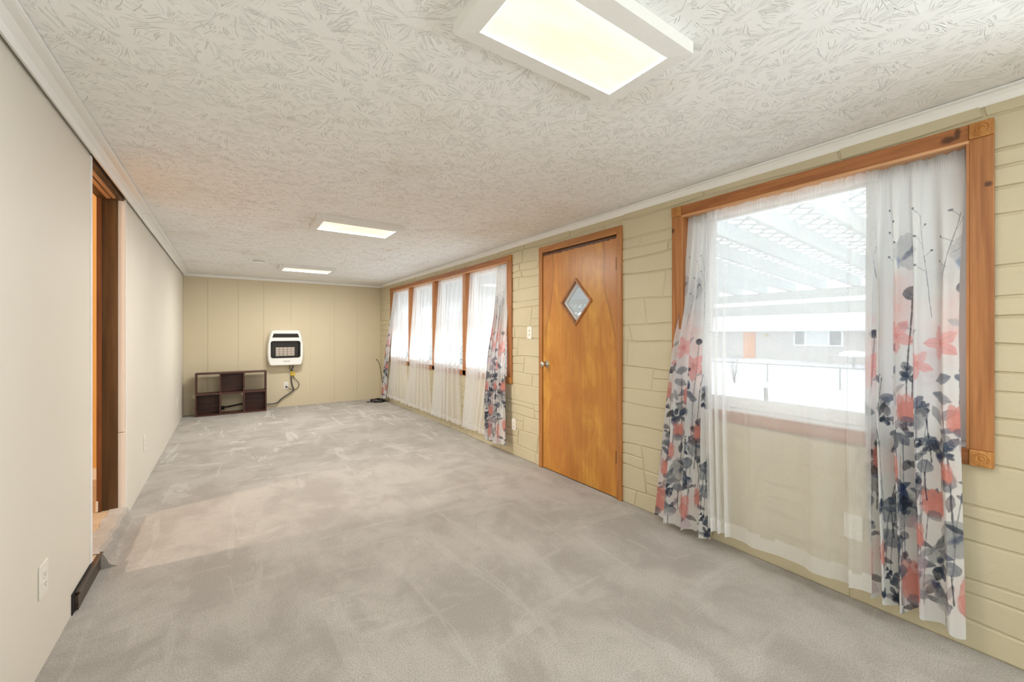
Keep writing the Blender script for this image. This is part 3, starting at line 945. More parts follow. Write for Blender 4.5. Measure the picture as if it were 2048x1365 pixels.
def curtain(name, label, group, mat, nu, nv, zt, zb, ya, yb_, xa, phase, amp, ysway=0.0, hem=0.0, ruffle=True, density=0.40, painted=False, seed=0, hemwave=0.0, cat='curtain', pockets=0.055):
    """ya(v), yb_(v): far and near edge along the wall for v 0 (top) .. 1 (hem);
    xa(v): distance plane; phase(u): pleat phase; amp(u,v): pleat depth"""
    u = np.linspace(0, 1, nu)[None, :]; v = np.linspace(0, 1, nv)[:, None]
    ph = phase(u)
    Y = ya(v) * (1 - u) + yb_(v) * u
    wave = np.tanh(1.6 * np.sin(ph)) * 0.85 + 0.18 * np.sin(2 * ph + 1 + seed) + 0.12 * np.sin(0.37 * ph + 3 * v)
    A = amp(u, v)
    X = xa(v) + A * wave
    Y = Y + 0.45 * A * np.cos(ph * 1.0 + 0.6) * smooth(0, .3, v) + ysway * np.sin(3.1 * v + seed)
    Z = zt + (zb - zt) * v + 0 * u
    if hemwave:
        Z = Z + v ** 4 * hemwave * (np.sin(ph * 0.5 + seed) * .6 + .4 * np.sin(ph + 2))
    if ruffle:
        top = np.exp(-((zt - Z) / 0.05) ** 2)
        r = np.random.RandomState(seed + 3)
        X = X + top * 0.005 * np.sin(u * nu * 0.9 + 3 * np.sin(u * 40)) * 0.6 + top * .004 * np.sin(ph * 3.3)
        Z = Z + np.exp(-((zt - Z) / 0.012) ** 2) * 0.005 * np.sin(ph * 4.1 + 2 * np.sin(ph))
    P = np.stack([X + 0 * Z, Y + 0 * Z, Z], -1).reshape(-1, 3)
    c = (P.min(0) + P.max(0)) / 2
    me = bpy.data.meshes.new(name)
    i = np.arange(nu * nv).reshape(nv, nu)
    q = np.stack([i[:-1, :-1], i[:-1, 1:], i[1:, 1:], i[1:, :-1]], -1).reshape(-1, 4)
    me.vertices.add(nu * nv); me.vertices.foreach_set('co', (P - c).astype(np.float32).ravel())
    me.loops.add(q.size); me.loops.foreach_set('vertex_index', q.astype(np.int32).ravel())
    me.polygons.add(len(q)); me.polygons.foreach_set('loop_start', np.arange(0, q.size, 4, dtype=np.int32))
    me.polygons.foreach_set('use_smooth', np.ones(len(q), dtype=bool))
    me.update(calc_edges=True)
    if painted:
        row = np.stack([X[nv * 2 // 3], Y[nv * 2 // 3]], -1)
        s = np.concatenate([[0], np.cumsum(np.linalg.norm(np.diff(row, axis=0), axis=1))])
        S = np.broadcast_to(s[None, :], (nv, nu)).ravel() + seed * 0.17
        T = (Z - zb).ravel()
        rgb = paint_print(S, T)
        at = me.attributes.new('print', 'FLOAT_COLOR', 'POINT')
        at.data.foreach_set('color', np.concatenate([rgb, np.ones((len(rgb), 1))], 1).astype(np.float32).ravel())
    else:
        d = np.full((nv, nu), density)
        if hem: d = np.where((Z - zb) < hem, density + 0.30, d)
        d = np.where((zt - Z) < pockets, density + 0.18, d)
        at = me.attributes.new('weave', 'FLOAT', 'POINT')
        at.data.foreach_set('value', d.astype(np.float32).ravel())
    me.materials.append(mat)
    o = bpy.data.objects.new(name, me); COL.objects.link(o)
    attach(o, c, None)
    tag(o, label, cat, group)
    return o
def prof(*kv):
    ks = np.array([k for k, _ in kv]); vv = np.array([x for _, x in kv])
    def f(v):
        a = np.interp(np.asarray(v), ks, vv)
        return a
    return f
def dens(*kv):
    """pleat phase from pleat counts: list of (u, pleats per unit u)"""
    ks = np.array([k for k, _ in kv], float); vv = np.array([x for _, x in kv], float)
    g = np.linspace(0, 1, 800); cum = np.concatenate([[0], np.cumsum(np.interp(g, ks, vv)[:-1] * np.diff(g))])
    return lambda u: 2 * math.pi * np.interp(u, g, cum)
# near window
ZT = 2.049
curtain('floral_curtain', 'floral printed curtain at the far side of the picture window nearest the door', 'floral printed curtains', M_PRINT, 300, 640, ZT, 0.05,
        prof((0, 1.578), (.25, 1.580), (.45, 1.63), (1, 1.715)), prof((0, 1.385), (.4, 1.37), (1, 1.34)),
        prof((0, 2.515), (.22, 2.475), (.4, 2.425), (.65, 2.39), (1, 2.355)), dens((0, 3.0), (1, 3.2)),
        lambda u, v: 0.010 + 0.024 * smooth(0, .35, v) + 0 * u, painted=True, seed=1, hemwave=.01)
curtain('floral_curtain', 'floral printed curtain at the near side of the picture window, largest in view', 'floral printed curtains', M_PRINT, 460, 820, ZT, 0.10,
        prof((0, .655), (.3, .628), (.6, .618), (1, .585)), prof((0, .330), (.4, .330), (1, .300)),
        prof((0, 2.515), (.3, 2.465), (.55, 2.425), (1, 2.375)), dens((0, 5.6), (.55, 4.6), (.75, 2.2), (1, 1.8)),
        lambda u, v: (0.010 + 0.026 * smooth(0, .3, v)) * (1 - .35 * u), painted=True, seed=3, hemwave=-.03)
curtain('sheer_curtain', 'wide white sheer curtain across the middle of the picture window', 'white sheer curtains', M_SHEER, 420, 160, ZT, 0.138,
        prof((0, 1.44), (.3, 1.39), (1, 1.315)), prof((0, .60), (.3, .61), (1, .585)),
        prof((0, 2.488), (.25, 2.425), (.5, 2.365), (.7, 2.340), (1, 2.310)), dens((0, 22), (.14, 16), (.2, 3.0), (.5, 2.5), (.78, 3), (.84, 8), (1, 5)),
        lambda u, v: (0.006 + 0.012 * smooth(0, .4, v)) * np.interp(u, [0, .15, .22, .8, .86, 1], [1.3, 1.3, .9, .9, 1.3, 1]), hem=0.075, density=.44, seed=2, hemwave=.004)
# far windows
yc = [(7.45, 6.60), (6.52, 5.63), (5.55, 4.68), (4.60, 3.80)]
lab = ['white sheer curtain in the window bay next to the back wall', 'white sheer curtain in the second window bay from the back wall', 'white sheer curtain in the third window bay from the back wall', 'white sheer curtain beside the floral curtain in the bay nearest the door']
bot = [(7.56, 6.46), (6.58, 5.52), (5.54, 4.62), (4.58, 3.98)]
for i in range(4):
    (a, b), (c, d) = yc[i], bot[i]
    curtain('sheer_curtain', lab[i], 'white sheer curtains', M_SHEER, 260, 100, 2.045, 0.11 + .004 * i,
            prof((0, a), (.3, a - .04), (.66, a - .10), (1, c)), prof((0, b), (.66, b + .02), (1, d)),
            prof((0, 2.518), (.3, 2.470), (.55, 2.425), (1, 2.410)), dens((0, 11), (.3, 9 + i), (.6, 5.5), (1, 4.5 + i * .7)),
            lambda u, v: (0.008 + 0.016 * smooth(0, .4, v)) * (1.15 - .5 * u), hem=0.06, density=.52, seed=5 + i, hemwave=.012)
curtain('floral_curtain', 'narrow floral printed curtain in the far corner by the coiled cable', 'floral printed curtains', M_PRINT, 120, 320, 2.04, 0.075,
        prof((0, 7.44), (.25, 7.45), (.6, 7.60), (1, 7.80)), prof((0, 7.30), (1, 7.54)),
        prof((0, 2.49), (.3, 2.435), (.55, 2.395), (1, 2.375)), dens((0, 2.5), (1, 2.5)),
        lambda u, v: 0.008 + 0.016 * smooth(0, .35, v) + 0 * u, painted=True, seed=6, hemwave=.01)
curtain('floral_curtain', 'floral printed curtain at the near end of the row of four windows', 'floral printed curtains', M_PRINT, 240, 420, 2.045, 0.105,
        prof((0, 3.90), (.3, 3.88), (.5, 3.93), (.75, 3.985), (1, 3.955)), prof((0, 3.672), (1, 3.575)),
        prof((0, 2.490), (.3, 2.435), (.5, 2.39), (1, 2.358)), dens((0, 5), (.5, 4.4), (1, 4)),
        lambda u, v: 0.008 + 0.020 * smooth(0, .35, v) + 0 * u, painted=True, seed=8, hemwave=.012)

# ================================================================== CEILING FIXTURES
def fixture(x0, x1, y0, y1, label, power=FIX_POWER):
    r = empty('ceiling_light', ((x0 + x1) / 2, (y0 + y1) / 2, ZC), label=label, cat='ceiling light', group='fluorescent ceiling lights')
    zb = 2.192
    w = 0.058
    out = [(x0, y0), (x1, y0), (x1, y1), (x0, y1)]
    inn = [(x0 + w, y0 + w), (x1 - w, y0 + w), (x1 - w, y1 - w), (x0 + w, y1 - w)]
    for i in range(4):
        j = (i + 1) % 4
        m = MB()
        o0, o1, i0, i1 = out[i], out[j], inn[i], inn[j]
        m.v = [(*o0, ZC), (*o1, ZC), (*o1, zb + .004), (*o0, zb + .004), (*i0, ZC), (*i1, ZC), (*i1, zb), (*i0, zb)]
        m.f = [(0, 1, 2, 3), (3, 2, 6, 7), (7, 6, 5, 4), (0, 4, 5, 1), (0, 3, 7, 4), (1, 5, 6, 2)]
        m.build('frame_rail', M_LAMPFR, r)
    MB().box(x0 + w - .002, x1 - w + .002, y0 + w - .002, y1 - w + .002, zb + .004, zb + .008).build('diffuser', M_DIFF, r)
    l = area_light('fixture_light', ((x0 + x1) / 2, (y0 + y1) / 2, zb + 0.0025), (0, 0, 0), x1 - x0 - 2 * w, y1 - y0 - 2 * w, power, (1.0, 0.975, 0.93))
    return r
fixture(0.566, 1.250, 0.766, 1.133, 'large lit rectangular ceiling light nearest the viewer')
fixture(0.576, 1.285, 3.545, 3.965, 'lit rectangular ceiling light in the middle of the room', 29)
fixture(0.575, 1.290, 6.38, 6.78, 'lit rectangular ceiling light farthest away near the back wall', 32)
# smoke detector
sd = empty('smoke_detector', (0.32, 6.22, ZC), label='round white smoke detector on the ceiling near the back wall', cat='smoke detector')
MB().lathe([(0.068, 0.0), (0.07, -0.004), (0.07, -0.012), (0.062, -0.014)], (0.32, 6.22, ZC), 2, 28).build('base_plate', M_WHITE, sd)
MB().lathe([(0.058, -0.014), (0.060, -0.020), (0.055, -0.034), (0.04, -0.040), (0.001, -0.041)], (0.32, 6.22, ZC), 2, 28).build('cover', M_WHITE, sd)
MB().lathe([(0.061, -0.0185), (0.0615, -0.0195), (0.0615, -0.022), (0.061, -0.023)], (0.32, 6.22, ZC), 2, 28).build('vent_slot', M_SLOT, sd)

# ================================================================== WALL PLATES
def plate(kind, label, axis, at, cy_, cz_, sgn, w=0.072, h=0.118, outlet=True, group=None):
    """axis 0: on a wall of constant x, facing sgn"""
    r = empty(kind, (at, cy_, cz_) if axis == 0 else (cy_, at, cz_), label=label, cat='outlet' if outlet else 'switch', group=group)
    def pb(name, mat, a0, a1, b0, b1, d0, d1, bev=0.0, par=None):
        d0, d1 = at + sgn * d0, at + sgn * d1
        if axis == 0:
            return box(name, mat, d0, d1, cy_ + a0, cy_ + a1, cz_ + b0, cz_ + b1, par or r, bev)
        return box(name, mat, cy_ + a0, cy_ + a1, d0, d1, cz_ + b0, cz_ + b1, par or r, bev)
    pb('cover_plate', M_PLATE, -w / 2, w / 2, -h / 2, h / 2, 0.0, 0.0065, 0.003)
    if outlet:
        for s in (-1, 1):
            q = pb('receptacle', M_PLATE, -0.017, 0.017, s * 0.0195 - 0.0135, s * 0.0195 + 0.0135, 0.006, 0.0085, 0.003)
            for a in (-0.0065, 0.0065):
                pb('slot', M_SLOT, a - 0.0011, a + 0.0011, s * 0.0195 - 0.003, s * 0.0195 + 0.006, 0.008, 0.0088, 0, q)
            pb('slot', M_SLOT, -0.002, 0.002, s * 0.0195 - 0.0095, s * 0.0195 - 0.0055, 0.008, 0.0088, 0, q)
        pb('screw', M_NICKEL, -0.002, 0.002, -0.002, 0.002, 0.006, 0.0075)
    else:
        for s in (-1, 1):
            q = pb('toggle_opening', M_SLOT, -0.006, 0.006, s * 0.02 - 0.006, s * 0.02 + 0.006, 0.006, 0.0072)
            pb('toggle', M_PLATE, -0.004, 0.004, s * 0.02 - 0.002, s * 0.02 + 0.005, 0.007, 0.016, 0.001, q)
    return r
plate('wall_outlet', 'white wall outlet on the smooth left wall in the foreground', 0, XL, 2.315, 0.34, 1, 0.082, 0.128, group='wall outlets')
plate('wall_outlet', 'white wall outlet on the left wall just beyond the doorway', 0, XL, 4.62, 0.355, 1, 0.082, 0.125, group='wall outlets')
plate('wall_outlet', 'white wall outlet on the left wall near the cube shelf', 0, XL, 7.30, 0.335, 1, 0.08, 0.12, group='wall outlets')
plate('wall_outlet', 'white wall outlet on the stone wall beside the far floral curtain', 0, XR - 0.007, 3.545, 0.325, -1, 0.075, 0.12, group='wall outlets')
plate('wall_outlet', 'white wall outlet seen through the sheer curtain below the picture window', 0, XR - 0.007, 0.69, 0.35, -1, 0.075, 0.12, group='wall outlets')
ho = plate('wall_outlet', 'white wall outlet under the heater with a black plug', 1, YB - 0.006, 0.83, 0.37, -1, 0.075, 0.13, group='wall outlets')
plate('light_switch', 'white double light switch on the stone wall beside the wooden door', 0, XR - 0.007, 3.27, 1.29, -1, 0.078, 0.125, outlet=False)

# ================================================================== WALL HEATER
HX, HZ, HF, HB = 0.812, 1.03, 8.035, YB - 0.006
ht = empty('wall_heater', (HX, HB, 0.73), label='white gas wall heater with black grille and glowing-plaque window', cat='heater')
ht['label'] = 'white gas wall heater with dark grilled window on the tan back wall'
def hout(s=1.0, n=8):
    raw = [(-.243, -.30), (.243, -.30), (.268, -.20), (.275, -.05), (.268, .08), (.245, .22), (.215, .315), (-.215, .315), (-.245, .22), (-.268, .08), (-.275, -.05), (-.268, -.20)]
    pts = []
    N = len(raw)
    for i in range(N):
        a, b, c = Vector(raw[i - 1]), Vector(raw[i]), Vector(raw[(i + 1) % N])
        if i in (0, 1, 6, 7):
            r = 0.035
            p0 = b + (a - b).normalized() * r; p1 = b + (c - b).normalized() * r
            for k in range(6):
                t = k / 5
                pts.append((p0 * (1 - t) ** 2 + b * 2 * t * (1 - t) + p1 * t * t))
        else:
            pts.append(b)
    return [(HX + p[0] * s, HZ + p[1] * s) for p in pts]
# shell with a window hole: side skin plus front panel pieces
m = MB()
o1 = hout(1.0); o2 = hout(0.955)
nO = len(o1)
m.v = [(x, HB, z) for x, z in o1] + [(x, HF + 0.03, z) for x, z in o1] + [(x, HF, z) for x, z in o2]
for i in range(nO):
    j = (i + 1) % nO
    m.f += [(i, j, nO + j, nO + i), (nO + i, nO + j, 2 * nO + j, 2 * nO + i)]
m.build('shell', M_HEAT, ht, smooth=True)
def rrect(cx, cz, w, h, r, n=6):
    pts = []
    for (sx, sz, a0) in ((1, 1, 0), (-1, 1, 90), (-1, -1, 180), (1, -1, 270)):
        for k in range(n):
            a = R_(a0 + 90 * k / (n - 1))
            pts.append((cx + sx * (w / 2 - r) + r * math.cos(a), cz + sz * (h / 2 - r) + r * math.sin(a)))
    return pts
WX, WZ, WW, WH = HX - 0.002, HZ - 0.02, 0.445, 0.285
# front panel = outline minus window hole, bridged radially
hole = rrect(WX, WZ, WW, WH, 0.035, 7)
def angle_sorted(pts):
    return sorted(pts, key=lambda p: math.atan2(p[1] - WZ, p[0] - WX))
bmh = bmesh.new()
vo = [bmh.verts.new((x, HF, z)) for x, z in o2]
vh = [bmh.verts.new((x, HF, z)) for x, z in hole]
eo = [bmh.edges.new((vo[i], vo[(i + 1) % len(vo)])) for i in range(len(vo))]
eh = [bmh.edges.new((vh[i], vh[(i + 1) % len(vh)])) for i in range(len(vh))]
bmesh.ops.triangle_fill(bmh, edges=eo + eh, use_beauty=True)
m = MB(); m.v = [tuple(v.co) for v in bmh.verts]; bmh.verts.index_update()
m.f = [tuple(v.index for v in f.verts) for f in bmh.faces]; bmh.free()
m.build('front_panel', M_HEAT, ht)
# firebox recess
m = MB(); n = len(hole)
inner = rrect(WX, WZ, WW * .9, WH * .86, 0.02, 7)
m.v = [(x, HF, z) for x, z in hole] + [(x, HF + 0.10, z) for x, z in inner]
for i in range(n):
    j = (i + 1) % n
    m.f.append((i, j, n + j, n + i))
m.f.append(tuple(n + i for i in range(n)))
fb = m.build('firebox', M_FIRE, ht)
# black trim ring
m = MB(); h2 = rrect(WX, WZ, WW - 0.02, WH - 0.02, 0.03, 7); h1 = rrect(WX, WZ, WW + 0.008, WH + 0.008, 0.038, 7)
m.v = [(x, HF - 0.004, z) for x, z in h1] + [(x, HF - 0.004, z) for x, z in h2] + [(x, HF + 0.01, z) for x, z in h2] + [(x, HF, z) for x, z in h1]
for i in range(n):
    j = (i + 1) % n
    m.f += [(i, j, n + j, n + i), (n + i, n + j, 2 * n + j, 2 * n + i), (i, 3 * n + i, 3 * n + j, j)]
m.build('window_trim', M_GRILL, ht)
for i in range(5):
    xx = HX - 0.148 + i * 0.0585
    pq = box('ceramic_plaque', M_CERAM, xx, xx + 0.0535, HF + 0.055, HF + 0.075, HZ - 0.135, HZ + 0.018, ht, 0.002)
    for kx in range(3):
        box('slit', M_SLOT, xx + 0.010 + kx * 0.0165, xx + 0.0115 + kx * 0.0165, HF + 0.0538, HF + 0.056, HZ - 0.125, HZ + 0.008, pq)
MB().box(HX - 0.17, HX + 0.17, HF + 0.03, HF + 0.09, HZ - 0.148, HZ - 0.135).build('burner_tray', M_FIRE, ht)
MB().prism([(HX - .16, HZ + .03), (HX + .16, HZ + .03), (HX + .13, HZ + .105), (HX - .13, HZ + .105)], HF + .085, HF + .092, 1).build('reflector', M_FIRE, ht)
gd = MB()
for i in range(24):
    xx = WX - WW / 2 + 0.018 + i * (WW - 0.036) / 23
    gd.tube([(xx, HF + 0.006, WZ - WH / 2 + .006), (xx, HF + 0.006, WZ + WH / 2 - .006)], 0.0011, 4)
for i in range(7):
    zz = WZ - WH / 2 + 0.03 + i * (WH - 0.06) / 6
    gd.tube([(WX - WW / 2 + .006, HF + 0.004, zz), (WX + WW / 2 - .006, HF + 0.004, zz)], 0.0015, 4)
gd.build('wire_guard', M_GREYT, ht)
tg = MB().prism([(HX - .205, HZ + .185), (HX + .205, HZ + .185), (HX + .183, HZ + .252), (HX - .183, HZ + .252)], HF - 0.003, HF + 0.006, 1).build('top_grille', M_GRILL, ht)
for i in range(7):
    zz = HZ + 0.191 + i * 0.0092
    ww = .203 - (zz - HZ - .185) * .32
    box('louvre', M_FIRE, HX - ww, HX + ww, HF - 0.008, HF - 0.002, zz, zz + 0.003, tg)
lg = MB().lathe([(0.0075, 0), (0.0075, -0.0015), (0.001, -0.002)], (HX + 0.045, HF, HZ - 0.222), 1, 16).build('emblem', M_SLOT, ht)
for i, (xx, ww, hh_) in enumerate(((-.035, .010, .010), (-.022, .008, .008), (-.011, .009, .008), (.001, .008, .008), (.012, .009, .008), (.023, .009, .008))):
    box('badge_letter', M_SLOT, HX + xx, HX + xx + ww, HF - 0.0015, HF, HZ - .228, HZ - .228 + hh_, ht)
# gas line: flexible hose, valve, power cord
def spline(pts, n=10):
    pts = [Vector(p) for p in pts]; out = []
    for i in range(len(pts) - 1):
        p0 = pts[max(i - 1, 0)]; p1 = pts[i]; p2 = pts[i + 1]; p3 = pts[min(i + 2, len(pts) - 1)]
        for k in range(n):
            t = k / n
            out.append(0.5 * ((2 * p1) + (-p0 + p2) * t + (2 * p0 - 5 * p1 + 4 * p2 - p3) * t * t + (-p0 + 3 * p1 - 3 * p2 + p3) * t ** 3))
    out.append(pts[-1]); return out
gl = empty('gas_line', (0.93, 8.15, 0.1), label='grey flexible gas hose with yellow valve running down from the heater', cat='gas hose')
MB().tube(spline([(.93, 8.14, .735), (.932, 8.145, .69), (.918, 8.15, .66), (.925, 8.15, .62)]), .011, 10).build('upper_pipe', M_GREYT, gl, smooth=True)
v = MB().lathe([(.014, .0), (.021, .004), (.021, .02), (.016, .026), (.016, .048), (.021, .054), (.021, .07), (.013, .074)], (.915, 8.15, .54), 2, 12).build('valve', M_YEL, gl)
box('valve_handle', M_YEL, .894, .902, 8.105, 8.14, .555, .615, v, 0.002)
box('valve_tag', M_YEL, .938, .962, 8.13, 8.134, .535, .60, v, 0.001)
MB().tube(spline([(.915, 8.15, .545), (.905, 8.155, .48), (.925, 8.16, .36), (.945, 8.16, .285), (.87, 8.16, .225), (.76, 8.16, .15), (.69, 8.155, .085), (.62, 8.16, .07), (.52, 8.16, .075), (.36, 8.16, .078)]), .011, 10).build('hose', M_GREYT, gl, smooth=True)
pc = empty('power_cord', (0.9, 8.17, 0.3), label='thin black heater power cord looping to the outlet', cat='cord')
MB().tube(spline([(.885, 8.16, .735), (.882, 8.165, .69), (.895, 8.17, .64), (.93, 8.165, .56), (.95, 8.16, .50), (.995, 8.16, .45), (1.03, 8.165, .38), (1.0, 8.17, .31), (.94, 8.165, .285), (.88, 8.16, .31), (.838, 8.15, .352)]), .005, 8).build('cable', M_BLACK, pc, smooth=True)
MB().lathe([(.013, 0), (.014, -.008), (.012, -.022), (.006, -.032)], (.83, YB - 0.014, .350), 1, 12).build('plug', M_BLACK, pc)

# ================================================================== CUBE SHELF
SX0, SX1, SY0, SY1, SH = -0.426, 0.518, 7.905, 8.115, 0.668
sh = empty('cube_shelf', ((SX0 + SX1) / 2, (SY0 + SY1) / 2, 0), label='dark brown six-cube shelf on the carpet against the back wall', cat='shelf')
T_ = 0.022
box('top_board', M_ESP, SX0, SX1, SY0, SY1, SH - T_, SH, sh, .0015)
box('bottom_board', M_ESP, SX0 + T_, SX1 - T_, SY0, SY1, 0.0, T_, sh, .0015)
box('side_panel', M_ESP, SX0, SX0 + T_, SY0, SY1, 0, SH - T_, sh, .0015)
box('side_panel', M_ESP, SX1 - T_, SX1, SY0, SY1, 0, SH - T_, sh, .0015)
c1 = SX0 + (SX1 - SX0) / 3; c2 = SX0 + 2 * (SX1 - SX0) / 3
for cx in (c1, c2):
    box('divider', M_ESP, cx - T_ / 2, cx + T_ / 2, SY0 + .001, SY1, T_, SH - T_, sh, .0015)
zm = 0.338
xs = [SX0 + T_, c1 - T_ / 2, c1 + T_ / 2, c2 - T_ / 2, c2 + T_ / 2, SX1 - T_]
for i in range(3):
    box('shelf_board', M_ESP, xs[2 * i], xs[2 * i + 1], SY0 + .001, SY1, zm - T_ / 2, zm + T_ / 2, sh, .0015)
for i, lev in ((1, 1), (0, 0), (2, 0)):
    z0, z1 = (T_, zm - T_ / 2) if lev == 0 else (zm + T_ / 2, SH - T_)
    box('back_panel', M_ESP, xs[2 * i], xs[2 * i + 1], SY1 - 0.006, SY1, z0, z1, sh)
# black strip lying in the open lower cube
ps = empty('black_hose_end', (0.05, 8.13, 0.09), label='black rubber hose end visible through the open lower cube of the shelf', cat='hose')
MB().tube(spline([(-.07, 8.155, .085), (0.0, 8.155, .09), (.10, 8.155, .105), (.19, 8.155, .115)]), .012, 8).build('hose', M_BLACK, ps, smooth=True)
MB().lathe([(.02, -.028), (.03, -.022), (.03, .022), (.02, .028)], (-.085, 8.155, .075), 0, 12).build('fitting', M_BLACK, ps)

# ================================================================== CORNER CABLES
cc = empty('wall_cable', (2.43, 8.19, 0.75), label='thin black cable coming out of the tan wall in the far right corner', cat='cable')
MB().tube(spline([(2.405, 8.195, .765), (2.42, 8.17, .755), (2.445, 8.12, .66), (2.455, 8.06, .50), (2.458, 8.0, .30), (2.45, 7.95, .10), (2.42, 7.92, .012)]), .005, 8).build('cable_run', M_BLACK, cc, smooth=True)
MB().lathe([(.012, 0), (.010, -.006), (.004, -.012)], (2.405, 8.196, .765), 1, 10).build('grommet', M_BLACK, cc)
ck = empty('coiled_cable', (2.30, 7.80, 0), label='coil of black cable lying on the carpet in the far right corner', cat='cable')
rc = random.Random(3)
for i in range(5):
    a = rc.random() * 6; rx, ry = .115 + .02 * rc.random(), .13 + .03 * rc.random()
    ox, oy = rc.uniform(-.018, .018), rc.uniform(-.02, .02)
    pts = [(2.31 + ox + rx * math.cos(a + t), 7.80 + oy + ry * math.sin(a + t), .008 + .007 * i + .004 * math.sin(3 * t + i)) for t in np.linspace(0, 6.2, 30)]
    MB().tube(pts, .0055, 6).build('loop', M_BLACK, ck, smooth=True)
MB().tube(spline([(2.20, 7.82, .012), (2.14, 7.85, .008), (2.11, 7.80, .008), (2.16, 7.76, .008)]), .0045, 6).build('loose_end', M_BLACK, ck, smooth=True)

# ================================================================== OUTSIDE
# snow covered ground
m = MB()
nx, ny = 60, 50
def gz(x, y):
    t = np.interp(x, [2.6, 8, 24, 27, 38, 70], [-0.50, -0.55, -1.38, -1.3, -0.95, -0.6])
    return t + 0.05 * math.sin(x * .9 + y * .3) + 0.06 * math.sin(x * .35 - y * .7) + .02 * math.sin(2.3 * x + 1.7 * y)
for i in range(nx + 1):
    for j in range(ny + 1):
        x = 2.64 + 67 * (i / nx) ** 1.6; y = -30 + 80 * j / ny
        m.v.append((x, y, gz(x, y)))
for i in range(nx):
    for j in range(ny):
        a = i * (ny + 1) + j
        m.f.append((a, a + ny + 1, a + ny + 2, a + 1))
struct(m.build('ground', M_SNOW, smooth=True, fixn=False), 'snow covered yard outside the windows', 'ground')
for k, (x, y) in enumerate(((11.7, 3.78), (12.9, 3.95))):
    h = MB().lathe([(.34, .0), (.30, .05), (.16, .06), (.12, -.02), (.001, -.03)], (x, y, gz(x, y) - .01), 2, 14).build('snow_footprint', M_FENCE)
    tag(h, ['grey hollow trodden in the snow, nearer the window', 'grey hollow trodden in the snow, farther from the window'][k], 'footprint')
# pergola
SL = 0.064
def rz(x):
    return 2.2136 - SL * (x - 2.6)
pg = empty('pergola', (7.1, 2.0, gz(7.1, 2)), label='white patio pergola with rafters and lattice roof outside the windows', cat='pergola')
for i in range(-7, 27):
    y = 1.13 + 0.40 * i
    m = MB()
    x0, x1 = 2.66, 7.25
    m.v = [(x0, y, rz(x0)), (x1, y, rz(x1)), (x1, y + .042, rz(x1)), (x0, y + .042, rz(x0)), (x0, y, rz(x0) + .14), (x1, y, rz(x1) + .14), (x1, y + .042, rz(x1) + .14), (x0, y + .042, rz(x0) + .14)]
    m.f = [(3, 2, 1, 0), (4, 5, 6, 7), (0, 1, 5, 4), (1, 2, 6, 5), (2, 3, 7, 6), (3, 0, 4, 7)]
    m.build('rafter', M_PERG, pg)
box('upper_beam', M_PERG, 7.0, 7.05, -2, 12, 1.80, 1.925, pg)
box('lower_beam', M_PERG, 7.0, 7.1, -2, 12, 1.575, 1.735, pg)
for y in (-1.6, 4.4, 10.6):
    box('post', M_PERG, 7.0, 7.1, y, y + .1, gz(7.1, y) - .1, 1.80, pg)
lt = MB()
zt_ = .145
for s in (-1, 1):
    for i in range(-30, 82):
        y0 = -1.9 + i * 0.20
        a = (2.66, y0); L = 4.6
        b_ = (7.26, y0 + s * 4.6)
        w = .012
        zz = zt_ + (0.012 if s > 0 else 0)
        if max(a[1], b_[1]) < -2 or min(a[1], b_[1]) > 12: continue
        bb = len(lt.v)
        for (x, y) in ((a[0], a[1] - w), (a[0], a[1] + w), (b_[0], b_[1] + w), (b_[0], b_[1] - w)):
            lt.v.append((x, y, rz(x) + zz))
        for (x, y) in ((a[0], a[1] - w), (a[0], a[1] + w), (b_[0], b_[1] + w), (b_[0], b_[1] - w)):
            lt.v.append((x, y, rz(x) + zz + .01))
        lt.f += [tuple(bb + q for q in f) for f in ((0, 1, 2, 3), (7, 6, 5, 4), (0, 4, 5, 1), (1, 5, 6, 2), (2, 6, 7, 3), (3, 7, 4, 0))]
tag(lt.build('lattice_roof', M_PERG, pg, fixn=False), kind='stuff')
# lattice privacy screen beyond the far windows
ls = empty('lattice_screen', (5.6, 9.5, -0.5), label='white diagonal lattice screen outside the row of four windows', cat='lattice screen')
m = MB()
ysc0, ysc1, zs0, zs1 = 5.3, 15.0, 0.0, 1.86
for s in (-1, 1):
    for i in range(-16, 82):
        y0 = ysc0 + i * 0.14
        for (ya_, yb2) in (((y0, y0 + s * (zs1 - zs0))),):
            lo, hi = ya_, yb2
            if min(lo, hi) < ysc0 - 1.0 or max(lo, hi) > ysc1 + .5: continue
            w = .022; x = 5.6 + (.008 if s > 0 else 0)
            bb = len(m.v)
            for xx in (x, x + .008):
                m.v += [(xx, lo - w, zs0), (xx, lo + w, zs0), (xx, hi + w, zs1), (xx, hi - w, zs1)]
            m.f += [tuple(bb + q for q in f) for f in ((0, 1, 2, 3), (7, 6, 5, 4), (0, 4, 5, 1), (1, 5, 6, 2), (2, 6, 7, 3), (3, 7, 4, 0))]
tag(m.build('slats', M_PERG, ls, fixn=False), kind='stuff')
box('top_rail', M_PERG, 5.58, 5.64, ysc0 - 1, ysc1, zs1, zs1 + .09, ls); box('bottom_rail', M_PERG, 5.58, 5.64, ysc0 - 1, ysc1, zs0 - .09, zs0, ls)
for y in (4.3, 7.0, 9.6, 12.2, 14.9):
    box('post', M_PERG, 5.58, 5.66, y, y + .09, gz(5.6, y) - .1, zs1 + .09, ls)
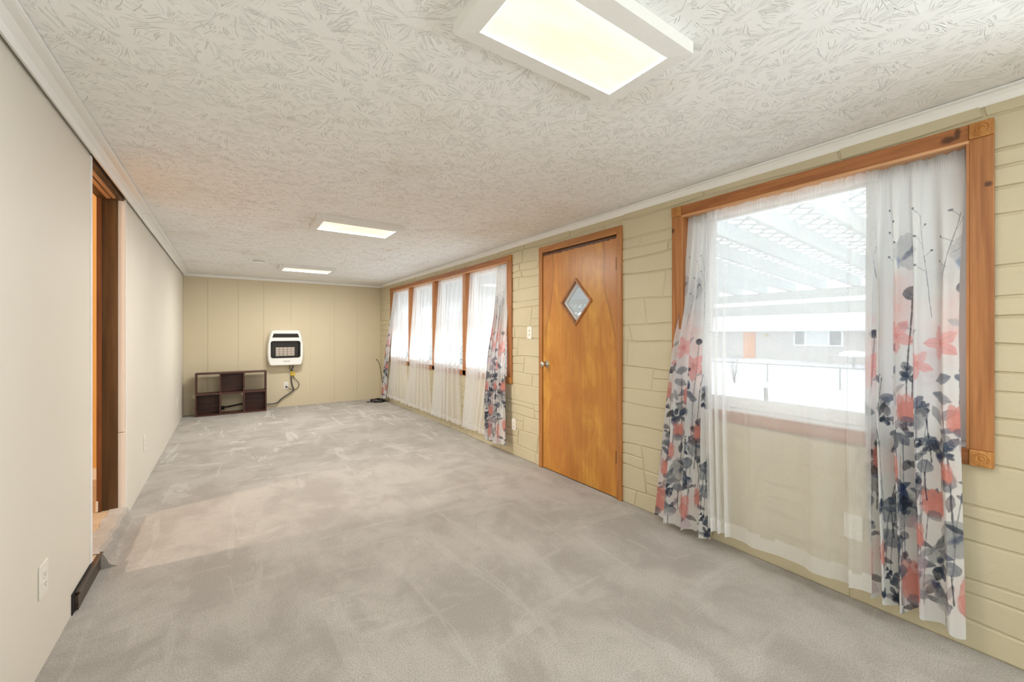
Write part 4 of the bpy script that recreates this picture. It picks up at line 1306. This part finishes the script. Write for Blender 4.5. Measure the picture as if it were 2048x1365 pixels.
# bare shrub in front of the screen
def shrub(loc, h, n, label, sd_):
    rr = random.Random(sd_)
    r = empty('bare_shrub', loc, label=label, cat='shrub')
    for i in range(n):
        a = rr.random() * 6.28; sp = rr.uniform(.05, .35) * h
        p = [Vector(loc)]
        for k in range(1, 6):
            t = k / 5
            p.append(Vector(loc) + Vector((math.cos(a) * sp * t + rr.uniform(-.04, .04), math.sin(a) * sp * t + rr.uniform(-.04, .04), h * t * rr.uniform(.9, 1.05))))
        mb = MB().tube(p, .007 * h, 5, .002 * h)
        for k in range(2, 6):
            q = p[k]
            d = Vector((rr.uniform(-1, 1), rr.uniform(-1, 1), rr.uniform(.1, .8))) * .22 * h
            mb.tube([q, q + d * .5 + Vector((0, 0, .03)), q + d], .003 * h, 4, .0015 * h)
        mb.build('branch', M_TWIG, r)
    return r
shrub((4.7, 9.6, gz(4.7, 9.6)), 2.3, 7, 'bare leafless shrub seen through the sheer of the second bay', 4)
shrub((21.5, 10.9, gz(21.5, 10.9)), 1.4, 14, 'snow-dusted bare shrub beside the chain-link fence', 9)
# chain link fence
fe = empty('chain_link_fence', (24, 8, -1.35), label='low chain-link fence with top rail across the snowy yard', cat='fence')
MB().tube([(24, -4, -.31), (24, 20, -.40)], .03, 8).build('top_rail', M_FENCE, fe)
for y in (-2.6, 0.7, 4.0, 7.2, 10.4, 13.6, 16.8):
    MB().tube([(24, y, gz(24, y) - .1), (24, y, -.30 - y * .004)], .035, 8).build('post', M_FENCE, fe)
m = MB()
for s in (-1, 1):
    for i in range(170):
        y = -4 + i * .14
        m.tube([(24.03, y, gz(24, y)), (24.03, y + s * 1.0, -.36)], .004, 3)
tag(m.build('wire_mesh', M_FENCE, fe), kind='stuff')
# neighbouring house
nh = empty('neighbour_house', (40, 12, -0.95), label='grey neighbouring house with orange door under a snowy roof', cat='house')
box('wall', M_HOUSE, 38.1, 46, 0, 24, -1.4, 1.6, nh)
m = MB().prism([(36.9, 1.52), (36.9, 1.72), (42, 4.0), (47.2, 1.72), (47.2, 1.52)], -1, 25, 1)
m.build('snowy_roof', M_SNOW, nh)
box('fascia', M_BLIND, 36.95, 37.05, -1, 25, 1.47, 1.62, nh)
d_ = box('front_door', M_ODOOR, 38.04, 38.12, 17.5, 18.5, -.95, 1.42, nh)
f_ = box('window_frame', M_VINYL, 38.02, 38.12, 11.2, 14.5, .30, 1.52, nh)
for (a, b, mt) in ((11.35, 12.05, M_DPANE), (12.2, 13.6, M_BLIND), (13.75, 14.4, M_DPANE)):
    box('pane', mt, 38.0, 38.03, a, b, .42, 1.45, f_)
MB().lathe([(.10, 0), (.12, .1), (.05, .2)], (38.0, 16.6, 1.05), 2, 10).build('porch_lamp', M_YEL, nh)
# snow capped barrel by the house and stake near the window
g_ = empty('snow_heaped_table', (34.5, 9.6, -0.95), label='garden table heaped with snow in front of the grey house', cat='table')
MB().lathe([(.08, 0), (.08, .75)], (34.5, 9.6, -1.0), 2, 8).build('pedestal', M_FENCE, g_)
MB().lathe([(.75, .75), (.78, .8), (.75, .95), (.5, 1.1), (.001, 1.16)], (34.5, 9.6, -1.0), 2, 20).build('snow_cap', M_SNOW, g_, smooth=True)
st = MB().tube([(5.6, 2.40, gz(5.6, 2.4) - .05), (5.58, 2.44, .60)], .024, 8).build('garden_stake', M_FENCE)
tag(st, 'slim grey stake standing in the snow outside the picture window', 'stake')
